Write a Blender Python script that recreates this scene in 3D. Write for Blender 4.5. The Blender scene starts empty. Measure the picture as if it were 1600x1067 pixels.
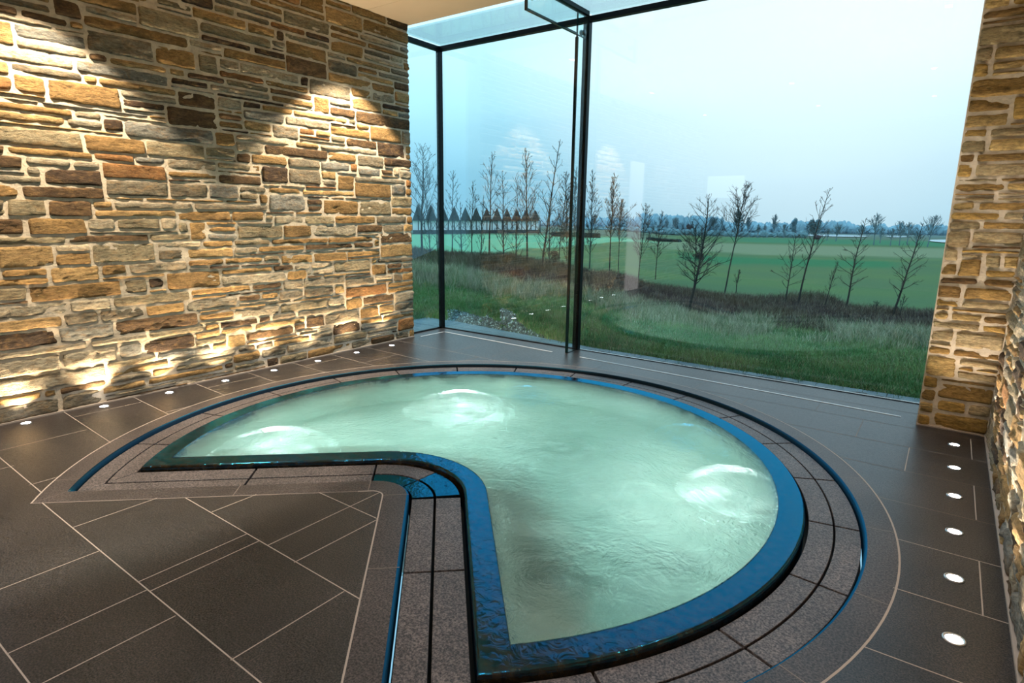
import bpy, bmesh, math, random
from mathutils import Vector, Matrix, noise
random.seed(7)
SC = bpy.context.scene
COL = SC.collection
PI = math.pi

# ------------------------------------------------------------------ camera
RT = Vector((0.80926482, 0.58729144, 0.0133872))
UP = Vector((-0.1327207, 0.16058933, 0.9780574))
FW = Vector((-0.57225489, 0.79328421, -0.20790503))
F = 935.539
H = 1.6
EYE = Vector((0, 0, H))
cam_d = bpy.data.cameras.new('camera')
cam = bpy.data.objects.new('camera', cam_d)
COL.objects.link(cam)
m = Matrix((RT, UP, -FW)).transposed().to_4x4()
m.translation = EYE
cam.matrix_world = m
cam_d.sensor_width = 36
cam_d.lens = F / 1600 * 36
cam_d.clip_start = 0.02
cam_d.clip_end = 5000
SC.camera = cam


def ray(x, y):
    return RT * ((x - 800) / F) - UP * ((y - 533.5) / F) + FW


def fl(x, y, z=0.0):
    """the point at height z that the photograph shows at pixel x, y (measuring only)"""
    d = ray(x, y)
    t = (z - H) / d.z
    return Vector((d.x * t, d.y * t, z))


def proj(p):
    v = Vector(p) - EYE
    k = v.dot(FW)
    return 800 + F * v.dot(RT) / k, 533.5 - F * v.dot(UP) / k


# ------------------------------------------------------------------ materials
def mat(name):
    mt = bpy.data.materials.new(name)
    mt.use_nodes = True
    nt = mt.node_tree
    nt.nodes.clear()
    out = nt.nodes.new('ShaderNodeOutputMaterial')
    return mt, nt, out


def N(nt, typ, inp=None, **kw):
    n = nt.nodes.new(typ)
    for k, v in kw.items():
        setattr(n, k, v)
    if inp:
        for k, v in inp.items():
            s = n.inputs[k]
            if isinstance(v, bpy.types.NodeSocket):
                nt.links.new(v, s)
            else:
                s.default_value = v
    return n


def c4(c):
    return (c[0], c[1], c[2], 1)


def ramp(nt, fac, stops):
    r = N(nt, 'ShaderNodeValToRGB', {'Fac': fac})
    e = r.color_ramp.elements
    while len(e) > 1:
        e.remove(e[-1])
    e[0].position = stops[0][0]
    e[0].color = c4(stops[0][1])
    for p, c in stops[1:]:
        a = e.new(p)
        a.color = c4(c)
    return r.outputs['Color']


def simple(name, col, rough=0.5, metal=0.0, spec=0.5, bump=None, var=None, tint=None):
    mt, nt, out = mat(name)
    p = N(nt, 'ShaderNodeBsdfPrincipled', {'Base Color': c4(col), 'Roughness': rough, 'Metallic': metal, 'Specular IOR Level': spec})
    co = N(nt, 'ShaderNodeTexCoord').outputs['Object']
    if tint:
        p.inputs['Specular Tint'].default_value = c4(tint)
    if var:
        sc, lo, hi = var
        n = N(nt, 'ShaderNodeTexNoise', {'Vector': co, 'Scale': sc, 'Detail': 5.0, 'Roughness': .65})
        cc = ramp(nt, n.outputs['Fac'], [(.3, [a * lo for a in col]), (.7, [min(1, a * hi) for a in col])])
        nt.links.new(cc, p.inputs['Base Color'])
    if bump:
        sc, st = bump
        n = N(nt, 'ShaderNodeTexNoise', {'Vector': co, 'Scale': sc, 'Detail': 4.0})
        b = N(nt, 'ShaderNodeBump', {'Height': n.outputs['Fac'], 'Strength': st, 'Distance': .01})
        nt.links.new(b.outputs['Normal'], p.inputs['Normal'])
    nt.links.new(p.outputs[0], out.inputs['Surface'])
    return mt


def granite(name, base, light, rough=.42, spec=.5, sc=140):
    """flamed dark granite: fine pale grains and soft cloudy wear"""
    mt, nt, out = mat(name)
    co = N(nt, 'ShaderNodeTexCoord').outputs['Object']
    n1 = N(nt, 'ShaderNodeTexNoise', {'Vector': co, 'Scale': sc, 'Detail': 3.0, 'Roughness': .7})
    n2 = N(nt, 'ShaderNodeTexNoise', {'Vector': co, 'Scale': 2.3, 'Detail': 4.0})
    n3 = N(nt, 'ShaderNodeTexNoise', {'Vector': co, 'Scale': 38.0, 'Detail': 4.0, 'Roughness': .8})
    g = ramp(nt, n1.outputs['Fac'], [(.40, base), (.62, light)])
    w = ramp(nt, n2.outputs['Fac'], [(.3, (.72, .72, .72)), (.72, (1.25, 1.25, 1.25))])
    w2 = ramp(nt, n3.outputs['Fac'], [(.35, (.75, .75, .75)), (.66, (1.3, 1.3, 1.3))])
    m1 = N(nt, 'ShaderNodeMix', data_type='RGBA', blend_type='MULTIPLY')
    m1.inputs['Factor'].default_value = 1
    nt.links.new(g, m1.inputs['A']); nt.links.new(w, m1.inputs['B'])
    m2 = N(nt, 'ShaderNodeMix', data_type='RGBA', blend_type='MULTIPLY')
    m2.inputs['Factor'].default_value = 1
    nt.links.new(m1.outputs['Result'], m2.inputs['A']); nt.links.new(w2, m2.inputs['B'])
    r = N(nt, 'ShaderNodeMapRange', {'Value': n3.outputs['Fac'], 'From Min': .3, 'From Max': .7, 'To Min': rough - .07, 'To Max': rough + .1})
    b = N(nt, 'ShaderNodeBump', {'Height': n1.outputs['Fac'], 'Strength': .35, 'Distance': .002})
    p = N(nt, 'ShaderNodeBsdfPrincipled', {'Base Color': m2.outputs['Result'], 'Roughness': r.outputs['Result'], 'Specular IOR Level': spec, 'Specular Tint': (.45, .74, 1, 1), 'Normal': b.outputs['Normal']})  # bluish specular tint puts sky colour into the gloss
    nt.links.new(p.outputs[0], out.inputs['Surface'])
    return mt


def attr_mat(name, rough=.8, nscale=30, nlo=.7, nhi=1.25, bump=.4, bdist=.01, spec=.3, two=None, stretch=None):
    """colour comes from the mesh (one colour per stone, blade, patch), with grain on top"""
    mt, nt, out = mat(name)
    a = N(nt, 'ShaderNodeAttribute', attribute_name='tint')
    co = N(nt, 'ShaderNodeTexCoord').outputs['Object']
    if stretch:
        mp = N(nt, 'ShaderNodeMapping', {'Vector': co, 'Scale': stretch})
        co = mp.outputs['Vector']
    n = N(nt, 'ShaderNodeTexNoise', {'Vector': co, 'Scale': nscale, 'Detail': 6.0, 'Roughness': .7})
    v = ramp(nt, n.outputs['Fac'], [(.28, (nlo,) * 3), (.72, (nhi,) * 3)])
    mm = N(nt, 'ShaderNodeMix', data_type='RGBA', blend_type='MULTIPLY')
    mm.inputs['Factor'].default_value = 1
    nt.links.new(a.outputs['Color'], mm.inputs['A']); nt.links.new(v, mm.inputs['B'])
    colr = mm.outputs['Result']
    if two:
        n2 = N(nt, 'ShaderNodeTexNoise', {'Vector': co, 'Scale': nscale * .28, 'Detail': 5.0, 'Roughness': .75, 'Distortion': .8})
        f = N(nt, 'ShaderNodeMapRange', {'Value': n2.outputs['Fac'], 'From Min': .5, 'From Max': .66, 'To Min': 0.0, 'To Max': .55})
        m2 = N(nt, 'ShaderNodeMix', data_type='RGBA', blend_type='MIX')
        nt.links.new(f.outputs['Result'], m2.inputs['Factor'])
        nt.links.new(colr, m2.inputs['A']); m2.inputs['B'].default_value = c4(two)
        colr = m2.outputs['Result']
    if two or stretch:
        # split faces: dark cleavage streaks and cloudy iron staining
        mp2 = N(nt, 'ShaderNodeMapping', {'Vector': co, 'Rotation': (.5, .2, .35), 'Scale': (1.0, 1.0, 2.6)})
        n3 = N(nt, 'ShaderNodeTexNoise', {'Vector': mp2.outputs['Vector'], 'Scale': 7.0, 'Detail': 8.0, 'Roughness': .72, 'Distortion': 1.6})
        v3 = ramp(nt, n3.outputs['Fac'], [(.30, (.30, .29, .27)), (.46, (.88, .88, .88)), (.60, (1.12, 1.1, 1.06)), (.74, (1.45, 1.4, 1.3))])
        m3 = N(nt, 'ShaderNodeMix', data_type='RGBA', blend_type='MULTIPLY')
        m3.inputs['Factor'].default_value = 1
        nt.links.new(colr, m3.inputs['A']); nt.links.new(v3, m3.inputs['B'])
        colr = m3.outputs['Result']
    p = N(nt, 'ShaderNodeBsdfPrincipled', {'Base Color': colr, 'Roughness': rough, 'Specular IOR Level': spec})
    if bump:
        b = N(nt, 'ShaderNodeBump', {'Height': n.outputs['Fac'], 'Strength': bump, 'Distance': bdist})
        nt.links.new(b.outputs['Normal'], p.inputs['Normal'])
    nt.links.new(p.outputs[0], out.inputs['Surface'])
    return mt


def glass_mat(name, tint, refl=1.0, tr=1.0):
    """clear pane: sees through, reflects by the angle (Schlick)"""
    mt, nt, out = mat(name)
    lw = N(nt, 'ShaderNodeLayerWeight', {'Blend': .5})
    f5 = N(nt, 'ShaderNodeMath', {0: lw.outputs['Facing'], 1: 5.0}, operation='POWER')
    f = N(nt, 'ShaderNodeMapRange', {'Value': f5.outputs[0], 'From Min': 0.0, 'From Max': 1.0, 'To Min': .04 * refl, 'To Max': 1.0})
    t = N(nt, 'ShaderNodeBsdfTransparent', {'Color': c4(tint)})
    g = N(nt, 'ShaderNodeBsdfGlossy', {'Color': (1, 1, 1, 1), 'Roughness': 0.0})
    mx = N(nt, 'ShaderNodeMixShader', {0: f.outputs['Result'], 1: t.outputs[0], 2: g.outputs[0]})
    nt.links.new(mx.outputs[0], out.inputs['Surface'])
    return mt


def emit_mat(name, col, st):
    mt, nt, out = mat(name)
    e = N(nt, 'ShaderNodeEmission', {'Color': c4(col), 'Strength': st})
    nt.links.new(e.outputs[0], out.inputs['Surface'])
    return mt


M = {}
M['tile'] = granite('dark_granite_floor', (.008, .0078, .0088), (.066, .056, .055), .34, .5)
M['slab'] = granite('grey_granite_slab', (.036, .031, .034), (.165, .143, .146), .45, .4, 110)
M['coping'] = granite('granite_coping', (.024, .021, .023), (.10, .086, .088), .38, .35, 110)
M['nosing'] = simple('polished_nosing', (.012, .02, .032), .16, 0, .8)
M['grout'] = simple('pale_grout', (.36, .32, .30), .8)
M['grout_dark'] = simple('darker_grout', (.19, .165, .16), .8)  # darker grout for the fainter joints
M['black'] = simple('black_slot', (.004, .004, .005), .6)
M['frame'] = simple('black_steel', (.003, .004, .006), .35, 0, .18)
M['edge'] = simple('dark_glass_edge', (.002, .02, .024), .12, 0, .5)
M['steel'] = simple('brushed_steel', (.55, .56, .58), .3, 1.0)
M['plaster'] = simple('beige_ceiling', (.66, .55, .42), .85, var=(1.2, .96, 1.04))
M['backwall'] = simple('warm_plaster_wall', (.30, .24, .18), .85, var=(1.5, .9, 1.1))
M['mortar'] = simple('lime_mortar', (.57, .50, .40), .95, bump=(60, .6), var=(14, .75, 1.2))
M['stone'] = attr_mat('split_stone', .8, 30, .45, 1.5, 1.0, .016, .3, two=(.30, .185, .08), stretch=(1, 1, 2.2))
M['stone2'] = attr_mat('split_stone_grey', .8, 26, .62, 1.35, .7, .012, .3, stretch=(1, 1, 2.2))
M['glass'] = glass_mat('window_glass', (.95, .985, .985), 1.7)
M['roofglass'] = glass_mat('roof_glass', (.82, .91, .93), 1.0)
M['fin'] = glass_mat('fin_glass', (.9, .965, .97), .7)
M['darksteel'] = simple('dark_steel', (.10, .12, .13), .3, .9)
M['trim'] = simple('pale_metal_strip', (.62, .62, .64), .45, .3)
M['terrace'] = granite('terrace_paving', (.035, .075, .095), (.09, .17, .205), .45, .5, 80)
M['lens'] = emit_mat('uplight_lens', (1, .80, .55), 24)
M['lensw'] = emit_mat('uplight_lens_white', (.93, .95, 1), 22)
M['down'] = emit_mat('downlight_lamp', (1, .82, .6), 30)
M['poollamp'] = emit_mat('pool_lamp', (1, .97, .92), 28)
M['led'] = emit_mat('blue_led', (.12, .55, 1), 7)
M['lit'] = emit_mat('lit_opening', (1, .88, .84), 1.0)
M['lit2'] = emit_mat('lit_hatch', (.86, .95, 1), .8)

def wetmix(nt, out, base, nrm, rough, lo=.11):
    """dark stone seen through a blue-tinged film of water"""
    d = N(nt, 'ShaderNodeBsdfDiffuse', {'Color': base})
    g = N(nt, 'ShaderNodeBsdfGlossy', {'Color': (.02, .40, .78, 1), 'Roughness': rough, 'Normal': nrm})  # blue gloss colour paints in the sky's reflection
    lw = N(nt, 'ShaderNodeLayerWeight', {'Blend': .5})
    f5 = N(nt, 'ShaderNodeMath', {0: lw.outputs['Facing'], 1: 3.0}, operation='POWER')
    f = N(nt, 'ShaderNodeMapRange', {'Value': f5.outputs[0], 'From Min': 0.0, 'From Max': 1.0, 'To Min': lo, 'To Max': 1.0})
    mx = N(nt, 'ShaderNodeMixShader', {0: f.outputs['Result'], 1: d.outputs[0], 2: g.outputs[0]})
    nt.links.new(mx.outputs[0], out.inputs['Surface'])


# pool rim: black stone under a running film of water
mt, nt, out = mat('wet_black_rim')
co = N(nt, 'ShaderNodeTexCoord').outputs['Object']
n1 = N(nt, 'ShaderNodeTexNoise', {'Vector': co, 'Scale': 16.0, 'Detail': 5.0, 'Distortion': 1.2})
n2 = N(nt, 'ShaderNodeTexNoise', {'Vector': co, 'Scale': 24.0, 'Detail': 3.0})
hh = N(nt, 'ShaderNodeMath', {0: n1.outputs['Fac'], 1: 1.0}, operation='MULTIPLY')
b = N(nt, 'ShaderNodeBump', {'Height': hh.outputs[0], 'Strength': .4, 'Distance': .008})
cc = ramp(nt, n2.outputs['Fac'], [(.35, (.006, .005, .003)), (.7, (.036, .024, .010))])
wetmix(nt, out, cc, b.outputs['Normal'], .07)
M['rim'] = mt

mt, nt, out = mat('nosing_sky_gloss')
b = N(nt, 'ShaderNodeNewGeometry')
wetmix(nt, out, (.01, .014, .02, 1), b.outputs['Normal'], .36, .03)
M['nosing'] = mt

# basin: pale mineral lining with soft random mottling
mt, nt, out = mat('pale_basin_lining')
co = N(nt, 'ShaderNodeTexCoord').outputs['Object']
n1 = N(nt, 'ShaderNodeTexNoise', {'Vector': co, 'Scale': 2.6, 'Detail': 5.0, 'Roughness': .6, 'Distortion': .7})
n2 = N(nt, 'ShaderNodeTexNoise', {'Vector': co, 'Scale': 22.0, 'Detail': 5.0, 'Roughness': .7})
a = ramp(nt, n1.outputs['Fac'], [(.30, (.26, .30, .27)), (.46, (.60, .60, .52)), (.7, (.88, .84, .76))])
bb = ramp(nt, n2.outputs['Fac'], [(.3, (.66, .68, .68)), (.7, (1.12, 1.12, 1.12))])
mm = N(nt, 'ShaderNodeMix', data_type='RGBA', blend_type='MULTIPLY')
mm.inputs['Factor'].default_value = 1
nt.links.new(a, mm.inputs['A']); nt.links.new(bb, mm.inputs['B'])
p = N(nt, 'ShaderNodeBsdfPrincipled', {'Base Color': mm.outputs['Result'], 'Roughness': .6})
nt.links.new(p.outputs[0], out.inputs['Surface'])
M['basin'] = mt
M['basin_dark'] = simple('grey_intake_plate', (.26, .29, .25), .6, var=(18, .6, 1.5))


def water_mat(centres):
    mt, nt, out = mat('whirlpool_water')
    co = N(nt, 'ShaderNodeTexCoord').outputs['Object']
    n1 = N(nt, 'ShaderNodeTexNoise', {'Vector': co, 'Scale': 3.2, 'Detail': 8.0, 'Roughness': .68, 'Distortion': 1.8})
    n2 = N(nt, 'ShaderNodeTexNoise', {'Vector': co, 'Scale': 24.0, 'Detail': 4.0, 'Distortion': 1.0})
    h = N(nt, 'ShaderNodeMath', {0: n1.outputs['Fac'], 1: N(nt, 'ShaderNodeMath', {0: n2.outputs['Fac'], 1: .34}, operation='MULTIPLY').outputs[0]}, operation='ADD').outputs[0]
    for (x, y, r, k, amp) in centres:
        d = N(nt, 'ShaderNodeVectorMath', {0: co, 1: (x, y, 0)}, operation='DISTANCE').outputs['Value']
        dn = N(nt, 'ShaderNodeMath', {0: d, 1: N(nt, 'ShaderNodeMath', {0: n1.outputs['Fac'], 1: .12}, operation='MULTIPLY').outputs[0]}, operation='ADD').outputs[0]
        s = N(nt, 'ShaderNodeMath', {0: N(nt, 'ShaderNodeMath', {0: dn, 1: k}, operation='MULTIPLY').outputs[0]}, operation='SINE').outputs[0]
        fo = N(nt, 'ShaderNodeMapRange', {'Value': d, 'From Min': 0.0, 'From Max': r, 'To Min': amp, 'To Max': 0.0}).outputs['Result']
        h = N(nt, 'ShaderNodeMath', {0: h, 1: N(nt, 'ShaderNodeMath', {0: s, 1: fo}, operation='MULTIPLY').outputs[0]}, operation='ADD').outputs[0]
    b = N(nt, 'ShaderNodeBump', {'Height': h, 'Strength': 1.0, 'Distance': .062})
    p = N(nt, 'ShaderNodeBsdfPrincipled', {'Base Color': (1, 1, 1, 1), 'Roughness': .02, 'IOR': 1.33, 'Transmission Weight': 1.0, 'Normal': b.outputs['Normal']})
    va = N(nt, 'ShaderNodeVolumeAbsorption', {'Color': (.40, .86, .88, 1), 'Density': .58})
    nt.links.new(p.outputs[0], out.inputs['Surface'])
    nt.links.new(va.outputs[0], out.inputs['Volume'])
    return mt


# ------------------------------------------------------------------ mesh helpers
class MB:
    def __init__(s):
        s.v = []; s.f = []; s.mi = []; s.col = None

    def quad(s, a, b, c, d, mi=0):
        n = len(s.v)
        s.v += [tuple(a), tuple(b), tuple(c), tuple(d)]
        s.f.append((n, n + 1, n + 2, n + 3)); s.mi.append(mi)

    def box(s, x0, x1, y0, y1, z0, z1, mi=0):
        n = len(s.v)
        s.v += [(x0, y0, z0), (x1, y0, z0), (x1, y1, z0), (x0, y1, z0), (x0, y0, z1), (x1, y0, z1), (x1, y1, z1), (x0, y1, z1)]
        for q in ((0, 3, 2, 1), (4, 5, 6, 7), (0, 1, 5, 4), (1, 2, 6, 5), (2, 3, 7, 6), (3, 0, 4, 7)):
            s.f.append(tuple(n + i for i in q)); s.mi.append(mi)

    def strip(s, A, B, closed=False, mi=0):
        """quads between two polylines of equal length"""
        n = len(s.v); k = len(A)
        s.v += [tuple(p) for p in A] + [tuple(p) for p in B]
        for i in range(k if closed else k - 1):
            j = (i + 1) % k
            s.f.append((n + i, n + j, n + k + j, n + k + i)); s.mi.append(mi)

    def prism(s, poly, z0, z1, mi=0):
        n = len(s.v); k = len(poly)
        s.v += [(p[0], p[1], z0) for p in poly] + [(p[0], p[1], z1) for p in poly]
        s.f.append(tuple(n + k - 1 - i for i in range(k))); s.mi.append(mi)
        s.f.append(tuple(n + k + i for i in range(k))); s.mi.append(mi)
        for i in range(k):
            j = (i + 1) % k
            s.f.append((n + i, n + j, n + k + j, n + k + i)); s.mi.append(mi)

    def disc(s, c, r, z, n=24, mi=0, nrm=None):
        q = len(s.v)
        if nrm is None:
            u, w = Vector((1, 0, 0)), Vector((0, 1, 0))
        else:
            nrm = Vector(nrm).normalized()
            u = nrm.orthogonal().normalized(); w = nrm.cross(u)
        cc = Vector((c[0], c[1], z))
        s.v += [tuple(cc + u * r * math.cos(2 * PI * i / n) + w * r * math.sin(2 * PI * i / n)) for i in range(n)]
        s.f.append(tuple(q + i for i in range(n))); s.mi.append(mi)

    def lathe(s, prof, c=(0, 0, 0), n=32, axis=None, mi=0):
        q = len(s.v)
        ax = Vector(axis or (0, 0, 1)).normalized()
        u = ax.orthogonal().normalized(); w = ax.cross(u); cc = Vector(c)
        for (r, z) in prof:
            for i in range(n):
                t = 2 * PI * i / n
                s.v.append(tuple(cc + u * r * math.cos(t) + w * r * math.sin(t) + ax * z))
        for a in range(len(prof) - 1):
            for i in range(n):
                j = (i + 1) % n
                s.f.append((q + a * n + i, q + a * n + j, q + (a + 1) * n + j, q + (a + 1) * n + i)); s.mi.append(mi)

    def build(s, name, mats, parent=None, smooth=False, fix=False):
        me = bpy.data.meshes.new(name)
        me.from_pydata(s.v, [], s.f)
        if not isinstance(mats, (list, tuple)):
            mats = [mats]
        for x in mats:
            me.materials.append(x)
        if len(mats) > 1:
            me.polygons.foreach_set('material_index', s.mi)
        if smooth:
            me.polygons.foreach_set('use_smooth', [True] * len(me.polygons))
        if s.col:
            at = me.color_attributes.new('tint', 'FLOAT_COLOR', 'POINT')
            flat = []
            for c in s.col:
                flat += [c[0], c[1], c[2], 1.0]
            at.data.foreach_set('color', flat)
        me.update()
        if fix:
            bm = bmesh.new(); bm.from_mesh(me)
            bmesh.ops.remove_doubles(bm, verts=bm.verts, dist=1e-5)
            bmesh.ops.recalc_face_normals(bm, faces=bm.faces)
            bm.to_mesh(me); bm.free()
        o = bpy.data.objects.new(name, me)
        COL.objects.link(o)
        if parent:
            o.parent = parent
        return o


def empty(name, loc=(0, 0, 0)):
    o = bpy.data.objects.new(name, None)
    o.empty_display_size = .1
    o.location = loc
    COL.objects.link(o)
    return o


def tag(o, label, cat, group=None, kind=None):
    o['label'] = label
    o['category'] = cat
    if group:
        o['group'] = group
    if kind:
        o['kind'] = kind
    return o


def struct(o, label=None, cat=None):
    o['kind'] = 'structure'
    if label:
        o['label'] = label
        o['category'] = cat
    return o


def bevel(o, w, seg=2):
    md = o.modifiers.new('bevel', 'BEVEL')
    md.width = w; md.segments = seg; md.limit_method = 'ANGLE'
    return o


# ------------------------------------------------------------------ room measures
XL, XR = -5.60, 0.415
YB, YW, YP = -4.0, 5.53, 5.60
ZC = 3.79
YG = 6.24          # front glass
XG = -5.74         # side glass
ZT = 3.66

# ------------------------------------------------------------------ stone walls
PAL = [((.33, .21, .085), 4.5), ((.38, .26, .12), 3.5), ((.24, .15, .06), 3.5), ((.26, .225, .15), 4), ((.31, .28, .215), 4), ((.18, .16, .12), 3.5),
       ((.055, .035, .022), 2.2), ((.11, .068, .035), 2.6), ((.44, .38, .28), 2), ((.20, .205, .19), 2.5), ((.26, .13, .05), 1)]
PAL2 = [((.46, .30, .09), 5), ((.50, .36, .15), 5), ((.33, .21, .07), 3), ((.20, .12, .04), 2), ((.42, .34, .2), 4), ((.28, .23, .13), 2), ((.13, .075, .03), 1.5)]


def pick(pal, rnd):
    t = rnd.random() * sum(w for _, w in pal)
    for c, w in pal:
        t -= w
        if t <= 0:
            return c
    return pal[0][0]


def layout(L, Ht, seed, wmax=.9, wmin=.10, du=.05, dv=.034):
    """random rubble brought to courses: always fills the lowest gap"""
    rnd = random.Random(seed)
    nu = int(round(L / du)); top = [0] * nu
    nv = int(math.ceil(Ht / dv)); out = []
    hs = [1, 1, 1, 2, 2, 2, 2, 3, 3, 3, 4, 4, 5]
    while min(top) < nv:
        lo = min(top); i = top.index(lo); j = i
        while j < nu and top[j] == lo:
            j += 1
        seg = j - i
        h = rnd.choice(hs)
        w = int(rnd.triangular(wmin, wmax, .22 + .06 * min(h, 4)) / du)
        if h == 1:
            w = int(w * 1.2)
        if h >= 5:
            w = min(w, int(.5 / du))
        w = max(2, w)
        if seg - w < 2:
            w = seg
        if w == seg and w * du > wmax * 1.15:
            w = seg // 2
        # level up with a neighbour when it is close, so that few slivers stay
        for nb in ([top[i - 1]] if i else []) + ([top[j]] if j < nu and w == seg else []):
            dlt = nb - lo
            if 0 < dlt and abs(dlt - h) <= 1:
                h = dlt
                break
        if w <= 2 and h > 3:
            h = 3
        h = min(h, nv - lo + 1)
        out.append((i * du, (i + w) * du, lo * dv, (lo + h) * dv))
        for k in range(i, i + w):
            top[k] = lo + h
    return out


def stone_wall(name, org, U, W, L, Ht, seed, pal, label=None, matk='stone', quoin=0.0, depth=.016, wmax=.9, fine=1.0):
    """U runs along, W points out of the wall"""
    rnd = random.Random(seed + 5)
    U = Vector(U); W = Vector(W); O = Vector(org); Z = Vector((0, 0, 1))
    mb = MB(); mb.col = []
    for (u0, u1, v0, v1) in layout(L, Ht, seed, wmax):
        v1 = min(v1, Ht + .02)
        g = rnd.uniform(.003, .007)
        j = lambda s=.007: rnd.uniform(-s, s)
        jx = .012
        P = [[u0 + g + (0 if u0 < .001 else abs(rnd.uniform(0, jx)) * (rnd.random() < .5)), v0 + g * .8 + abs(j())],
             [u1 - g - (0 if u1 > L - .001 else abs(rnd.uniform(0, jx)) * (rnd.random() < .5)), v0 + g * .8 + abs(j())],
             [u1 - g - (0 if u1 > L - .001 else abs(rnd.uniform(0, jx * 1.4)) * (rnd.random() < .5)), v1 - g * .8 - abs(j())],
             [u0 + g + (0 if u0 < .001 else abs(rnd.uniform(0, jx * 1.4)) * (rnd.random() < .5)), v1 - g * .8 - abs(j())]]
        w = u1 - u0; h = v1 - v0
        if h < .02:
            continue
        e0 = .009
        nu = max(3, int(w / .035 * fine)); nv = max(2, int(h / .026 * fine))

        def params(n, s):
            a = [0, min(.1, e0 / s), min(.22, 2.4 * e0 / s)]
            inner = [a[2] + (1 - 2 * a[2]) * k / n for k in range(1, n)]
            return a + inner + [1 - x for x in reversed(a)]
        ua = params(nu, w); va = params(nv, h)
        colr = Vector(pick(pal, rnd)) * rnd.uniform(.8, 1.22)
        rc = rnd.uniform(.012, .03) if h > .05 else .009
        t = depth * rnd.uniform(.55, 1.25)
        tu, tv = rnd.uniform(-.008, .008), rnd.uniform(-.006, .006)
        sd = Vector((rnd.uniform(0, 99), rnd.uniform(0, 99), rnd.uniform(0, 99)))
        n0 = len(mb.v)
        for b in va:
            for a in ua:
                x = (P[0][0] * (1 - a) + P[1][0] * a) * (1 - b) + (P[3][0] * (1 - a) + P[2][0] * a) * b
                y = (P[0][1] * (1 - a) + P[1][1] * a) * (1 - b) + (P[3][1] * (1 - a) + P[2][1] * a) * b
                q = Vector((x * 1.0, y * 1.9, 0)) + sd
                ex = min(a, 1 - a) * w; ey = min(b, 1 - b) * h
                if ex < rc and ey < rc:
                    e = rc - math.hypot(rc - ex, rc - ey)
                else:
                    e = min(ex, ey)
                e += noise.noise(q * 22) * .007 - .001
                s = max(-.3, min(1, e / .015))
                s = s * (2 - s) if s > 0 else s
                nz = noise.noise(q * 6) * .010 + noise.noise(q * 15) * .008 + noise.noise(q * 38) * .004
                rg = -max(0, .12 - abs(noise.noise(q * 4 + Vector((3, 7, 1))))) * .05 + abs(noise.noise(q * 11)) * .009
                z = -.006 + (t + .006 + nz - rg + tu * (a - .5) * 2 + tv * (b - .5) * 2) * s
                mb.v.append(tuple(O + U * x + Z * y + W * z))
                k = .72 + .5 * (noise.noise(q * 7) * .5 + .5)
                mb.col.append((colr.x * k, colr.y * k, colr.z * k))
        na = len(ua)
        for r in range(len(va) - 1):
            for q in range(na - 1):
                i = n0 + r * na + q
                mb.f.append((i, i + 1, i + na + 1, i + na)); mb.mi.append(0)
    # mortar bed, gently uneven
    n0 = len(mb.v); nx = int(L / .04); ny = int(Ht / .04)
    for r in range(ny + 1):
        for q in range(nx + 1):
            x = L * q / nx; y = Ht * r / ny
            mb.v.append(tuple(O + U * x + Z * y + W * (noise.noise(Vector((x * 9, y * 9, seed))) * .0035)))
            mb.col.append((.5, .5, .5))
    for r in range(ny):
        for q in range(nx):
            i = n0 + r * (nx + 1) + q
            mb.f.append((i, i + 1, i + nx + 2, i + nx + 1)); mb.mi.append(1)
    # the body behind the face
    n0 = len(mb.v)
    T = .28
    for (x, y, z) in ((0, 0, 0), (L, 0, 0), (L, Ht, 0), (0, Ht, 0), (0, 0, -T), (L, 0, -T), (L, Ht, -T), (0, Ht, -T)):
        mb.v.append(tuple(O + U * x + Z * y + W * (z - .004)))
        mb.col.append((.4, .36, .3))
    for q in ((0, 3, 2, 1), (4, 5, 6, 7), (0, 1, 5, 4), (1, 2, 6, 5), (2, 3, 7, 6), (3, 0, 4, 7)):
        mb.f.append(tuple(n0 + i for i in q)); mb.mi.append(1)
    o = mb.build(name, [M[matk], M['mortar']], smooth=True)
    return struct(o)


# face turned to +x: run along +y
stone_wall('wall_left', (XL, YB, 0), (0, 1, 0), (1, 0, 0), YW - YB, ZC + .05, 11, PAL)
stone_wall('wall_right', (XR, YP, 0), (0, -1, 0), (-1, 0, 0), YP - YB, ZC + .05, 23, PAL, wmax=.5)
stone_wall('wall_pillar', (XR - .003, YP, 0), (-1, 0, 0), (0, -1, 0), .45, ZC + .05, 37, PAL2, wmax=.4)
mb = MB(); mb.box(-.02, XR + .3, YP + .285, YG + .03, 0, ZC + .05)
struct(mb.build('wall_pillar_core', M['mortar']))
mb = MB()
mb.box(XL - .3, XR + .3, YB - .2, YB, 0, ZC + .1)
struct(mb.build('wall_back', M['backwall']))
# pale joint along the wall foot
mb = MB(); mb.box(XL - .004, XL + .022, YB, YW, 0, .012)
struct(mb.build('baseboard_left', M['grout']))
mb = MB(); mb.box(XR - .022, XR + .004, YB, YP, 0, .014)
struct(mb.build('baseboard_right', M['grout']))
mb = MB(); mb.box(XR - .45, XR - .02, YP - .02, YP + .004, 0, .010)
struct(mb.build('baseboard_pillar', M['grout']))

# ceiling
mb = MB(); mb.box(XL - .3, XR + .3, YB - .2, 5.56, ZC, ZC + .3)
for x in (-3.9, -2.1, -.4):
    mb.box(x - .0015, x + .0015, YB, 5.555, ZC - .0008, ZC + .001, 1)
for y in (-2.2, .4, 3.0, 4.9):
    mb.box(XL, XR, y - .0015, y + .0015, ZC - .0008, ZC + .001, 1)
struct(mb.build('ceiling', [M['plaster'], simple('ceiling_joint', (.42, .33, .23), .9)]))

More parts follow.
